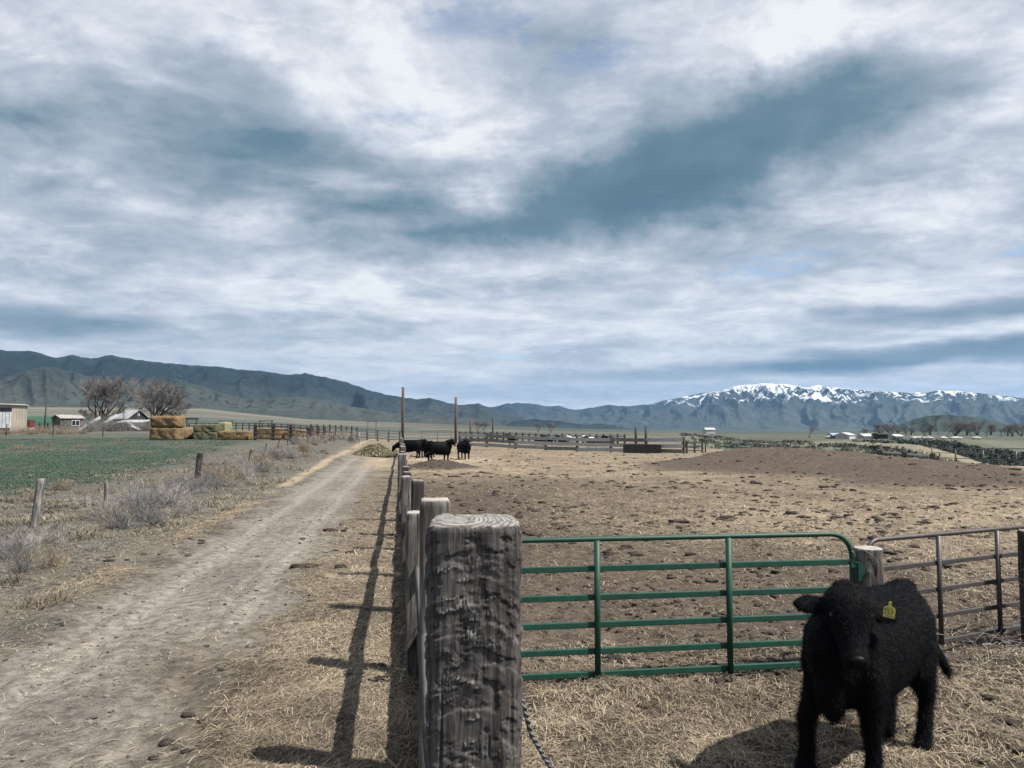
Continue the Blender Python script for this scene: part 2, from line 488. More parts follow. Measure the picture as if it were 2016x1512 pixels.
def ground_color(x, y):
    n_ = len(x)
    d = np.hypot(x, y); s, t = st(x, y); u = np.where(y > 1, x / np.maximum(y, 1), np.sign(x) * 2.0)
    n1 = fbm(x * .35, y * .35, 4, 101); n2 = fbm(x * 1.4, y * 1.4, 4, 111); n3 = fbm(x * .08, y * .08, 4, 121)
    n4 = fbm(x * 5.0, y * 5.0, 3, 151)
    # pen soil with trampled straw
    C = np.tile(np.array([.088, .072, .056]), (n_, 1)); A = np.full(n_, .40)
    C = lerp(C, (.058, .047, .039), sst(.42, .66, n2) * .8)
    pen = sst(.2, -.3, s)
    A = .38 + .45 * (n1 - .4) * 1.6 + .35 * (n2 - .5)
    A = A + .26 * sst(7.4, 6.2, y) + .30 * sst(9, 17, y) * sst(32, 20, y) * sst(.12, .4, u) + .14 * sst(26, 40, y)
    dk = sst(7.2, 8.6, y) * sst(19, 11, y) * sst(.66, .35, u)
    C = lerp(C, (.060, .048, .039), dk * .75)
    A = A - .30 * dk - .34 * np.exp(-((y - 21) / 10) ** 2) * sst(.12, -.05, u + (n1 - .5) * .12)
    C = lerp(C, (.056, .044, .036), .8 * np.exp(-((y - 21) / 10) ** 2) * sst(.14, -.05, u + (n1 - .5) * .12))
    C = lerp(C, (.118, .095, .070), sst(26, 44, y) * .6)
    C = lerp(C, (.050, .040, .034), sst(.54, .66, n1) * .55)
    A = A - .16 * sst(.54, .66, n1)
    q, h = capsule(x, y, 14.6, 44.0, 21.5, 35.0)
    md = sst(8.2, 5.8, q + (n1 - .5) * 3)
    C = lerp(C, (.060, .048, .040), md * .9); A = A * (1 - md * .75) + 0 * A
    hp = np.exp(-(((x + 4.2) / 2.3) ** 2 + ((y - 44) / 3) ** 2))
    C = lerp(C, (.045, .036, .032), sst(.2, .6, hp)); A = A * (1 - .8 * sst(.2, .6, hp))
    # yellow hay trampled round the cows
    hy = np.exp(-(((x + 5.5) / 4.5) ** 2 + ((y - 56) / 5) ** 2))
    A = A + .5 * hy
    # left of the fence
    L = sst(-.05, .25, s)
    Cl = np.tile(np.array([.100, .092, .078]), (n_, 1)); Al = .14 + .30 * (n1 - .45)
    Cl = lerp(Cl, (.060, .057, .052), sst(.45, .7, n2) * .8)
    road = sst(1.2, 1.75, s + (n2 - .5) * .9) * sst(4.05, 3.6, s + (n2 - .5) * .7) * (t < 100)
    wob = (fbm(t * .25, t * 0 + 2.2, 2, 91) - .5) * .25
    Cr = np.tile(np.array([.142, .130, .117]), (n_, 1))
    Cr = lerp(Cr, (.084, .077, .070), sst(.42, .62, n1) * .6)
    for c, a, wd in ((1.98, .75, .22), (3.2, .75, .24), (2.3, .4, .07)):
        Cr = lerp(Cr, (.185, .170, .153), a * .8 * np.exp(-((s + wob - c) / wd) ** 2))
    for c, wd in ((1.72, .035), (2.14, .03), (2.42, .04), (2.92, .04), (3.5, .04)):
        Cr = lerp(Cr, (.100, .091, .082), .45 * np.exp(-((s + wob - c) / wd) ** 2) * sst(.3, .6, n2 + .15))
    Cl = Cl * (1 - road[:, None]) + Cr * road[:, None]; Al = Al * (1 - road * .9)
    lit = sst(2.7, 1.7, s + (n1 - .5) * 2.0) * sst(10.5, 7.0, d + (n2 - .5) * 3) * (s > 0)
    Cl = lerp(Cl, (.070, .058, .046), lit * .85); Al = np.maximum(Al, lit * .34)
    strip = sst(1.75, 1.1, s + (n2 - .5) * 1.1) * (s > 0)
    Al = np.maximum(Al, strip * (.60 + .5 * (n1 - .5)) * sst(24, 9, d) + strip * .22)
    Cl = lerp(Cl, (.105, .088, .068), strip * .8)
    edge = np.exp(-((s - 4.45 + (n3 - .5) * 1.2) / .42) ** 2) * sst(.30, .52, n1 + .08)
    Al = np.maximum(Al, edge * .95)
    hay = np.exp(-(((s - 1.2) / 1.7) ** 2)) * sst(30, 46, t + (n1 - .5) * 14) * sst(72, 60, t)
    Al = np.maximum(Al, hay * (.75 + .5 * (n2 - .4)))
    far = sst(52, 62, t) * sst(6, 4, s)
    Cl = lerp(Cl, (.135, .115, .088), far)
    # dry grass verge, then the green field
    vg = sst(4.8, 6.0, s)
    Cl = lerp(Cl, (.076, .074, .066), vg); Al = Al * (1 - vg * .3)
    gs = s + (n1 - .5) * 4.0 + (n3 - .5) * 6
    gr = sst(11.0, 14.5, gs) * sst(-.275, -.42, u + (n3 - .5) * .22 + (d - 30) * -.0006) * (y > 0)
    gpatch = np.clip(gr * (1.12 - .95 * sst(.46, .66, n1)), 0, 1) * sst(110, 85, y)
    Cl = lerp(Cl, (.036, .056, .042), gpatch); Al = Al * (1 - gpatch)
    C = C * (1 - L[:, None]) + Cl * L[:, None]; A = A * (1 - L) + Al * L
    # beyond the pen: sage slopes, fields, valley bands
    rw = sst(.17, .27, u) * (y > 0); k = y - np.interp(u, _dpu, _dpd)
    out = rw * sst(-1, 4, k)
    rim = np.exp(-((k + 2) / 5) ** 2) * rw
    A = np.maximum(A * (1 - out), rim * .7)
    sl = np.tile(np.array([.078, .086, .068]), (n_, 1)); sl = lerp(sl, (.130, .118, .088), sst(.45, .62, fbm(x * .02, y * .02, 4, 161)))
    sl = lerp(sl, (.064, .074, .056), sst(330, 400, d) * .8)
    sl = sl * (.65 + .7 * fbm(x * .035, y * .012, 4, 171))[:, None]
    C = C * (1 - out[:, None]) + sl * out[:, None]
    fv = sst(110, 170, d) * (1 - out) * (y > 0)
    band = vn(np.log(np.maximum(d, 1)) * 7.0 + x * .00025, np.floor(x / 380 + vn(y * .002, y * 0, 3)) * .37, 201)
    V = np.tile(np.array([.098, .096, .080]), (n_, 1))
    V = lerp(V, (.052, .070, .062), sst(.38, .50, band)); V = lerp(V, (.140, .130, .104), sst(.62, .72, band))
    gb = np.exp(-((np.log(np.maximum(d, 1)) - math.log(430)) / .28) ** 2) * sst(-.38, -.5, u)
    V = lerp(V, (.022, .075, .050), gb)
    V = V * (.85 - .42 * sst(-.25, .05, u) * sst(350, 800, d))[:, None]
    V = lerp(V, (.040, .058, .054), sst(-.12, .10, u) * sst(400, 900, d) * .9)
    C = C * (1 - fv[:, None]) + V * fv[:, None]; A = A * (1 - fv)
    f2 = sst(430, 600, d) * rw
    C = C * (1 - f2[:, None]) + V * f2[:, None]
    C = C * (.86 + .28 * n4)[:, None]
    return np.concatenate([C, np.clip(A, 0, 1)[:, None]], 1), s, t, gr, road


def ground_material():
    n = material('ground', 0.95, 0.12)
    at_ = n.node('ShaderNodeAttribute'); at_.attribute_name = 'tint'
    col = at_.outputs['Color']; al = at_.outputs['Alpha']
    p = n.node('ShaderNodeNewGeometry').outputs['Position']
    f1 = n.noise(p, 34, 5, 0.72, 0.6); f2 = n.noise(p, 7.5, 5, 0.62, 0.2); f3 = n.noise(p, 1.7, 5, 0.6)
    f4 = n.noise(n.mapping(p, rot=(0, 0, .5), scale=(0.35, 2.2, 1)), 26, 4, 0.65, 0.8)
    mixn = n.m('ADD', n.m('MULTIPLY', f1, .45), n.m('ADD', n.m('MULTIPLY', f2, .25), n.m('MULTIPLY', f4, .30)))
    th = n.m('SUBTRACT', 0.72, n.m('MULTIPLY', al, 0.36))
    sm = n.rng(mixn, n.m('SUBTRACT', th, .10), n.m('ADD', th, .10))
    sm = n.m('MULTIPLY', sm, n.rng(al, 0.02, 0.25))
    strawc = n.mix(n.rng(f3, .35, .65), (.185, .155, .116), (.262, .218, .158))
    val = n.m('ADD', n.m('MULTIPLY', n.rng(f2, .30, .70), .75), n.m('MULTIPLY', n.rng(f1, .3, .7), .50))
    soil = n.mix(1.0, col, n.comb(*[n.m('ADD', .42, n.m('MULTIPLY', val, .95))] * 3), 'MULTIPLY')
    n.put(n.b.inputs['Base Color'], n.mix(sm, soil, strawc))
    bump(n, n.m('ADD', n.m('MULTIPLY', f1, .7), n.m('MULTIPLY', f2, .7)), 0.9, 0.03)
    return n.mat


M_GROUND = ground_material()


def build_ground():
    rows = np.concatenate([np.linspace(.35, 3.6, 14), np.exp(np.arange(math.log(3.7), math.log(90), .0062)), np.exp(np.arange(math.log(90.6), math.log(15500), .028))])
    fine = np.radians(np.linspace(-43, 43, 430))
    side = np.radians(np.concatenate([np.arange(44.5, 180, 4.5)]))
    az = np.concatenate([-side[::-1], fine, side])
    nc, nr = len(az), len(rows)
    R, Az = np.meshgrid(rows, az, indexing='ij')
    X = (R * np.sin(Az)).ravel(); Y = (R * np.cos(Az)).ravel()
    Z = H(X, Y)
    T, s, t, gr, road = ground_color(X, Y)
    dd = np.hypot(X, Y); nearf = sst(17, 7, dd)
    T[:, :3] *= (1 - .42 * nearf * sst(.25, .5, T[:, 3]))[:, None]; T[:, 3] *= 1 - .62 * nearf
    V = np.stack([X, Y, Z], 1)
    i = np.arange(nr - 1)[:, None]; j = np.arange(nc)[None, :]
    a = i * nc + j; b = i * nc + (j + 1) % nc
    Q = np.stack([a, b, b + nc, a + nc], -1).reshape(-1, 4)
    fs = s[Q].mean(1); ft = t[Q].mean(1); fg = gr[Q].mean(1); fy = Y[Q].mean(1)
    isroad = (fs > 1.4) & (fs < 3.9) & (ft > -6) & (ft < 85)
    isfield = (fg > .5) & (fy < 100) & ~isroad
    ispen = (fs < 0.05) & (ft > 6.8) & (fy < np.interp(X[Q].mean(1) / np.maximum(fy, 1), [-.2, .0, .10, .17, .22, .35, .48, .55, .66, .9], [82, 84, 80, 90, 86, 72, 60, 50, 38, 28])) & (fy > 5)
    ispen &= ~isroad
    for nm, msk in (('dirt_road', isroad), ('pasture', isfield), ('corral_ground', ispen), ('ground', ~(isroad | isfield | ispen))):
        q = Q[msk]; used = np.unique(q); mp = np.full(len(V), -1, np.int64); mp[used] = np.arange(len(used))
        me = mesh_np(nm, V[used], mp[q], [M_GROUND], True, {'tint': T[used]})
        kind(add(nm, me), 'structure')


build_ground()

# ------------------------------------------------------------------ mountains
def mountain_material(name, low, mid, high, z0, z1, tree=0.5, snow=None, tree_scale=.02):
    n = material(name, 0.95, 0.05)
    g = n.node('ShaderNodeNewGeometry'); p = g.outputs['Position']; nrm = g.outputs['Normal']
    x, y, z = n.sep(p)
    hz = n.rng(z, z0, z1, 0, 1, False)
    big = n.noise(p, .0011, 5, .6, .3); med = n.noise(p, .006, 5, .62, .3); fine = n.noise(p, tree_scale, 4, .6, .4)
    hh = n.m('ADD', hz, n.m('MULTIPLY', n.m('SUBTRACT', big, .5), .9))
    c = n.mix(n.rng(hh, .15, .5), low, mid); c = n.mix(n.rng(hh, .45, .8), c, high)
    c = n.mix(1.0, c, n.comb(*[n.rng(med, .25, .75, .62, 1.35, False)] * 3), 'MULTIPLY')
    tr = n.rng(n.m('ADD', n.m('MULTIPLY', fine, .55), n.m('ADD', n.m('MULTIPLY', med, .30), n.m('MULTIPLY', hh, .24 * tree))), .535, .575)
    c = n.mix(n.m('MULTIPLY', tr, .85), c, (.010, .016, .016))
    vo = n.node('ShaderNodeTexVoronoi'); n.l.new(n.mapping(p, scale=(1, 1, .5)), vo.inputs['Vector']); vo.inputs['Scale'].default_value = tree_scale * 1.1
    dots = n.m('MULTIPLY', n.rng(vo.outputs['Distance'], .34, .22), n.rng(n.m('ADD', n.m('MULTIPLY', med, .6), n.m('MULTIPLY', big, .4)), .44, .52))
    c = n.mix(n.m('MULTIPLY', dots, .9), c, (.008, .013, .013))
    if snow:
        s0, s1, amt, top = snow
        ps = n.mapping(p, scale=(1, 1, .35))
        sn = n.noise(ps, .0042, 7, .68, .9); sn2 = n.noise(ps, .016, 5, .62, .6)
        v = n.m('ADD', n.m('MULTIPLY', n.m('SUBTRACT', sn, .5), 1.3), n.m('ADD', n.m('MULTIPLY', n.m('SUBTRACT', sn2, .5), .7), .5))
        v = n.m('ADD', v, n.m('MULTIPLY', n.rng(z, s0, s1, 0, 1, False), amt))
        sm = n.m('MULTIPLY', n.rng(v, top, top + .035), n.rng(z, s0 - 60, s0 + 30))
        c = n.mix(sm, c, (.43, .46, .50))
    n.put(n.b.inputs['Base Color'], c)
    bump(n, n.m('ADD', med, n.m('MULTIPLY', fine, .3)), .6, 40)
    return n.mat


def mountain(name, sky, r0, r1, r2, mat, spur=(20, .38), seed=1, ncol=420, nrow=150, power=1.35, fade=6.0, lift=None):
    P = [elev(a, b) for a, b in sky]
    A = np.array([q[0] for q in P]); E = np.array([q[1] for q in P])
    az = np.linspace(A[0], A[-1], ncol)
    e = np.interp(az, A, E)
    kf = np.hanning(7); kf /= kf.sum()
    e = np.convolve(np.pad(e, 3, 'edge'), kf, 'valid')
    e = e + (fbm(az * 160, az * 0 + seed, 4, seed) - .5) * .0022
    ends = sst(0, math.radians(fade) * .3, az - A[0]) * sst(0, math.radians(fade) * .3, A[-1] - az)
    tt = np.concatenate([np.linspace(0, 1, nrow), np.linspace(1.03, 2.0, nrow // 5)])
    r = np.where(tt <= 1, r0 + (r1 - r0) * tt, r1 + (r2 - r1) * (tt - 1))
    Tt, Az = np.meshgrid(tt, az, indexing='ij'); Rr = np.meshgrid(r, az, indexing='ij')[0]
    x = Rr * np.sin(Az); y = Rr * np.cos(Az)
    zc = (EYE + r1 * np.cos(0) * e)[None, :] * ends
    eb = np.interp(az, _bA, _bE); zb = (EYE + r0 * eb - 12)[None, :] * np.ones_like(Tt)
    sh = np.where(Tt <= 1, Tt ** power, np.maximum(0, 1 - (Tt - 1)) ** 1.2)
    z = zb + (np.maximum(zc, zb) - zb) * sh
    wx = x / 1000 + (fbm(x / 900, y / 900, 3, seed + 5) - .5) * .9; wy = y / 1000 + (fbm(x / 900 + 9, y / 900, 3, seed + 6) - .5) * .9
    # gullies run down the slope: noise mostly in azimuth, warped with range
    k = spur[0]
    a1 = ridged(Az * k + (fbm(x / 1400, y / 1400, 3, seed) - .5) * 2.2, Rr / (r1 - r0) * .9, 2, seed + 1)
    a2 = ridged(wx * 1.7, wy * 1.7, 5, seed + 2, .55)
    m = np.clip(Tt, 0, 1) * (1 - np.clip(Tt - .0, 0, 1) ** 5)
    dz = (zc - zb)
    z = z + dz * spur[1] * ((a1 - .55) * 1.3 + (a2 - .55) * 1.1) * np.clip(m * 2.2, 0, 1)
    lim = EYE + Rr * np.tan(np.arctan(e))[None, :] * (.90 + .10 * np.clip(Tt, 0, 1))
    z = np.where(Tt < 1, np.minimum(z, np.maximum(lim, zb)), z)
    nr, nc = Tt.shape
    V = np.stack([x.ravel(), y.ravel(), z.ravel()], 1)
    i = np.arange(nr - 1)[:, None]; j = np.arange(nc - 1)[None, :]
    a = i * nc + j
    Q = np.stack([a, a + 1, a + nc + 1, a + nc], -1).reshape(-1, 4)
    o = add(name, mesh_np(name, V, Q, [mat], True))
    return kind(o, 'structure')


M_LEFT = mountain_material('forested_range', (.024, .030, .030), (.010, .015, .017), (.004, .007, .009), 60, 520, 1.2, (330, 900, .10, .80))  # slope colours darkened and blued to carry cloud shade and distance haze
M_FOOT = mountain_material('foothill_grass', (.038, .044, .040), (.030, .036, .034), (.016, .022, .022), 40, 380, .85, None, .03)  # grass tones also hold painted cloud shade and haze blue
M_FAR = mountain_material('far_range', (.032, .039, .038), (.026, .033, .034), (.016, .022, .025), 0, 450, .6, (380, 700, .10, .78))
M_SNOW = mountain_material('snowy_range', (.040, .047, .042), (.024, .031, .032), (.012, .017, .020), 60, 700, .5, (330, 800, .32, .600))
M_HILL = mountain_material('dark_hill', (.030, .041, .038), (.022, .031, .031), (.014, .020, .022), 0, 60, .8, None, .05)
M_LOW = mountain_material('low_ridge', (.020, .028, .028), (.014, .020, .022), (.012, .017, .019), 0, 60, .8)

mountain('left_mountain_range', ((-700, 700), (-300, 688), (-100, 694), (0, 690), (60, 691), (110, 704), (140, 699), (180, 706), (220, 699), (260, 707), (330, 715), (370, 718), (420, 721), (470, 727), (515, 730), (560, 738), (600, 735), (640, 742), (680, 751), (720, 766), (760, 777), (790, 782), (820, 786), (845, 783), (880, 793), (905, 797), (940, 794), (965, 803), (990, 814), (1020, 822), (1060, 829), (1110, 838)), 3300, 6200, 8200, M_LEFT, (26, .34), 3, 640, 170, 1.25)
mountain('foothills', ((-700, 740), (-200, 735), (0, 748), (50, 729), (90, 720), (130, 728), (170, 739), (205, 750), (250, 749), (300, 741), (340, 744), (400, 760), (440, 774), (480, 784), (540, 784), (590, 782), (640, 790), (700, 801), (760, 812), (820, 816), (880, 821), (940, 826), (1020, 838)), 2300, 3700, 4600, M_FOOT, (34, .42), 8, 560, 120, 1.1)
mountain('far_mountains', ((820, 815), (900, 806), (970, 801), (1000, 794), (1040, 793), (1070, 800), (1100, 799), (1130, 807), (1160, 803), (1200, 797), (1240, 800), (1280, 796), (1340, 800), (1420, 815), (1520, 830)), 7500, 10500, 13000, M_FAR, (44, .40), 12, 360, 110, 1.0)
mountain('snowy_mountains', ((1180, 835), (1230, 812), (1265, 800), (1300, 790), (1340, 783), (1380, 775), (1420, 768), (1455, 759), (1500, 754), (1530, 756), (1560, 758), (1590, 763), (1605, 758), (1640, 763), (1700, 768), (1760, 772), (1810, 773), (1850, 768), (1890, 770), (1940, 775), (1980, 780), (2050, 786), (2200, 780), (2500, 792), (2900, 800)), 8000, 11500, 14000, M_SNOW, (36, .40), 21, 640, 170, 1.15)
mountain('low_ridge', ((960, 840), (1010, 830), (1050, 825), (1100, 829), (1150, 836), (1190, 834), (1220, 839), (1270, 846)), 3600, 4300, 4800, M_LOW, (60, .2), 31, 200, 40, .8)
mountain('dark_hill', ((1690, 849), (1740, 845), (1775, 834), (1800, 826), (1835, 818), (1870, 816), (1905, 820), (1950, 826), (1985, 838), (2030, 846), (2100, 838), (2300, 826), (2600, 845)), 1300, 1900, 2500, M_HILL, (60, .3), 41, 300, 70, .9)

# ------------------------------------------------------------------ wood and metal materials
def wood_material(name, dark, mid, light, scale=1.0, bmp=.5, top=None, bd=.006):
    n = material(name, .88, .2)
    tc = n.node('ShaderNodeTexCoord').outputs['Object']
    rnd = n.node('ShaderNodeObjectInfo').outputs['Random']
    p = n.vm('ADD', tc, n.comb(n.m('MULTIPLY', rnd, 13.0), n.m('MULTIPLY', rnd, 7.0), n.m('MULTIPLY', rnd, 5.0)))
    g = n.noise(n.mapping(p, scale=(scale, scale, scale * .07)), 42, 5, .65, .4)
    b = n.noise(n.mapping(p, scale=(1, 1, .45)), 7 * scale, 5, .6, .3)
    c = n.mix(n.rng(g, .34, .62), dark, mid); c = n.mix(n.m('MULTIPLY', n.rng(b, .42, .68), n.rng(g, .40, .58)), c, light)
    if top:
        z = n.sep(n.node('ShaderNodeNewGeometry').outputs['Normal'])[2]
        c = n.mix(n.m('MULTIPLY', n.rng(z, .45, .8), n.rng(b, .25, .55, .55, 1.0)), c, top)
    n.put(n.b.inputs['Base Color'], c)
    bump(n, n.m('ADD', g, n.m('MULTIPLY', b, .5)), bmp, bd)
    return n.mat


def post_material():
    """hewn timber of the big gate post: raised, weathered fibres are paler than the cut hollows"""
    n = material('hewn_timber', .86, .22)
    p = n.node('ShaderNodeTexCoord').outputs['Object']
    a = n.node('ShaderNodeAttribute'); a.attribute_name = 'relief'; r = a.outputs['Fac']
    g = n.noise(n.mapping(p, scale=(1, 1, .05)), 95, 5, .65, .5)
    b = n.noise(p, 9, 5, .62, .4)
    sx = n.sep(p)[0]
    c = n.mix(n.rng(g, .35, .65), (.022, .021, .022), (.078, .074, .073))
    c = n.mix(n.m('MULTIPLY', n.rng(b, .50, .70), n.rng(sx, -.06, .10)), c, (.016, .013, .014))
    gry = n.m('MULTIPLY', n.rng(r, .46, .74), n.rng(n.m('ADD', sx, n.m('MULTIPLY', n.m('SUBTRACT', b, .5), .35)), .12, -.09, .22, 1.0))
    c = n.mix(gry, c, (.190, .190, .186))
    z = n.sep(n.node('ShaderNodeNewGeometry').outputs['Normal'])[2]
    rr = n.vm('LENGTH', n.vm('MULTIPLY', n.vm('ADD', p, (.03, .02, 0)), (1, 1, 0)))
    ring = n.m('SINE', n.m('MULTIPLY', n.m('ADD', rr, n.m('MULTIPLY', b, .03)), 620.0))
    endc = n.mix(n.rng(ring, -.6, .8), (.105, .100, .096), (.225, .220, .212))
    endc = n.mix(n.rng(n.noise(n.mapping(p, scale=(1, .25, 1)), 60, 4, .6), .62, .72), endc, (.03, .028, .027))
    c = n.mix(n.m('MULTIPLY', n.rng(z, .45, .85), n.rng(b, .2, .6, .45, 1.0)), c, endc)
    n.put(n.b.inputs['Base Color'], c)
    bump(n, g, .5, .004)
    return n.mat


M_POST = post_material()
M_TIE = wood_material('weathered_tie', (.030, .027, .026), (.085, .079, .074), (.155, .150, .145), 1, .6, (.26, .25, .235))
M_TIE_DARK = wood_material('dark_tie', (.014, .013, .014), (.038, .034, .034), (.075, .068, .064), 1, .6, (.17, .16, .15))
M_BOARD = wood_material('grey_board', (.090, .090, .090), (.165, .163, .160), (.250, .245, .236), .6, .3)
M_RAIL_DARK = wood_material('dark_rail', (.018, .016, .016), (.045, .040, .037), (.080, .072, .066), .6, .3)
M_POLE = wood_material('brown_pole', (.045, .031, .025), (.082, .056, .044), (.120, .088, .070), .5, .3)
M_GREEN = mottled('green_gate_paint', (.004, .034, .023), (.006, .046, .031), 14, .55, .35, 6)
M_BROWN = mottled('brown_gate_paint', (.026, .023, .024), (.044, .039, .040), 9, .5, .45, 4)
M_STEEL = mottled('worn_steel', (.040, .042, .046), (.095, .098, .104), 8, .55, .5, 4, metal=.4)
M_GALV = mottled('galvanised_wire', (.09, .10, .115), (.20, .21, .23), 30, .5, .5, 3, metal=.6)


def tie_mesh(name, w, dp, h, nseg, zs, seed, amp, mat, expo=7.0, cap=8, hero=False, lean=0.0):
    th = np.linspace(0, 2 * np.pi, 1600, endpoint=False)
    c, s_ = np.cos(th), np.sin(th)
    px = w / 2 * np.sign(c) * np.abs(c) ** (2 / expo); py = dp / 2 * np.sign(s_) * np.abs(s_) ** (2 / expo)
    L = np.concatenate([[0], np.cumsum(np.hypot(np.diff(px, append=px[0]), np.diff(py, append=py[0])))])
    tgt = np.linspace(0, L[-1], nseg, endpoint=False)
    X = np.interp(tgt, L, np.append(px, px[0])); Y = np.interp(tgt, L, np.append(py, py[0]))
    nx = np.roll(Y, -1) - np.roll(Y, 1); ny = -(np.roll(X, -1) - np.roll(X, 1)); l = np.hypot(nx, ny); nx /= l; ny /= l
    Zg, Ag = np.meshgrid(zs, tgt, indexing='ij'); per = L[-1]
    # noise that closes round the post
    cx, cy = np.cos(2 * np.pi * Ag / per), np.sin(2 * np.pi * Ag / per)
    R = per / (2 * np.pi)
    ax = cx * R; ay = cy * R
    def ns(fa, fz, oct, sd):
        return fbm(ax * fa + ay * fa * .31 + 50, Zg * fz + ay * fa + 20, oct, sd)
    d = (ns(30, 5, 4, seed) - .5) * amp * 1.2 + (ns(6, 2.2, 3, seed + 1) - .5) * amp * 2.2
    cr = ridged(ax * 16 + 9 + ay * 5, Zg * 1.1 + ay * 16, 2, seed + 2)
    d = d - amp * 1.6 * sst(.90, .985, cr)
    rel = ns(30, 5, 4, seed)
    if hero:
        chips = ns(26, 34, 4, seed + 5)
        pit = sst(.52, .40, chips)
        mask = sst(.47, .62, ns(24, 30, 3, seed + 6))
        # adze cuts: shallow steps across the grain, torn fibres standing up along each cut
        zz = Zg / .030 + (ns(22, 14, 4, seed + 7) - .5) * 5.0
        step = zz % 1.0
        fib = np.abs((Ag / .0075 + (ns(16, 22, 2, seed + 13) - .5) * 2.2) % 1.0 - .5) * 2
        edge = sst(.72, .98, step) * mask
        lump = ridged(ax * 30 + ay * 11, Zg * 30 + ay * 30, 3, seed + 9)
        crk = ridged(ax * 34 + 3 + ay * 9, Zg * 1.6 + ay * 34, 2, seed + 15)
        d = d - .0035 * pit + .0016 * step * mask + .0034 * (fib - .5) * mask * sst(.25, .7, step) + .0022 * (lump - .5) - .009 * sst(.93, .99, crk) * sst(.35, .6, ns(5, 3, 2, seed + 16))
        rel = .38 * mask * fib * sst(.2, .8, step) + .16 * edge + .34 * lump + .25 * (1 - pit) * ns(40, 9, 3, seed + 8)
    # rounded worn top edge
    top = zs[-1]
    k = np.clip((Zg - (top - .018)) / .018, 0, 1)
    inset = (1 - np.sqrt(np.maximum(0, 1 - k * k))) * .016
    Vx = X[None, :] + nx[None, :] * (d - inset); Vy = Y[None, :] + ny[None, :] * (d - inset)
    topn = lambda x, y: (fbm(x * 45 + 3, y * 12 + 7, 4, seed + 11) - .5) * amp * 2.4 + (fbm(x * 9, y * 9, 2, seed + 12) - .5) * amp * 3
    V = [np.stack([Vx.ravel(), Vy.ravel(), Zg.ravel()], 1)]; RL = [rel.ravel()]
    nr = len(zs)
    lastx, lasty = Vx[-1], Vy[-1]
    V[0][-nseg:, 2] += topn(lastx, lasty) * .3
    for q in range(1, cap + 1):
        f = 1 - q / (cap + .0001) * .999
        x_, y_ = lastx * f, lasty * f
        V.append(np.stack([x_, y_, np.full(nseg, top) + topn(x_, y_)], 1)); RL.append(np.full(nseg, .5))
    V = np.concatenate(V); RL = np.concatenate(RL)
    tot = nr + cap
    i = np.arange(tot - 1)[:, None]; j = np.arange(nseg)[None, :]
    a = i * nseg + j; b = i * nseg + (j + 1) % nseg
    Q = np.stack([a, b, b + nseg, a + nseg], -1).reshape(-1, 4)
    V[:, 0] += lean * V[:, 2]
    return mesh_np(name, V, Q, [mat], True, {'relief': RL})


FENCE_ANG = math.atan2(FT[1], FT[0]) - math.pi / 2

# the big hewn post right in front
_zs = np.concatenate([np.linspace(-.05, 1.25, 50), np.linspace(1.253, 2.005, 330)])
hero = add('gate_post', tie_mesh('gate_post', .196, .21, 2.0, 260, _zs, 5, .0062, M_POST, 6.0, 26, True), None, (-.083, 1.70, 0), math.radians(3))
tag(hero, 'thick squared timber post with rough adze marks and pale worn top beside green gate', 'post')

# twisted wire hanging from it
def ray(px, py, Y):
    d = pix_dir(px, py)
    return Vector((d[0] / d[1] * Y, Y, EYE + d[2] / d[1] * Y))


def twisted(name, path, R, r, pitch):
    P = [Vector(p) for p in path]; pts = []
    for a, b in zip(P[:-1], P[1:]):
        m = max(2, int((b - a).length / .006))
        pts += [a.lerp(b, i / m) for i in range(m)]
    mb = MB(); acc = 0
    for ph in (0, math.pi):
        q = []; acc = 0
        for i, p in enumerate(pts):
            if i: acc += (p - pts[i - 1]).length
            a = acc / pitch * 2 * math.pi + ph
            q.append(p + Vector((math.cos(a) * R, math.sin(a) * R * .6, math.sin(a) * R * .8)))
        mb.tube(q, r, 6)
    return mb


o = twisted('twisted_wire', [ray(1012, 1335, 1.83), ray(1030, 1385, 1.82), ray(1046, 1445, 1.84), ray(1075, 1495, 1.87), ray(1112, 1560, 1.92), ray(1150, 1620, 2.0), (.32, 2.3, .9), (.38, 2.6, .45), (.40, 2.7, .02)], .0042, .0032, .036).build('twisted_wire', M_GALV, smooth=True)
tag(o, 'twisted two strand wire hanging from the thick squared timber post', 'wire')

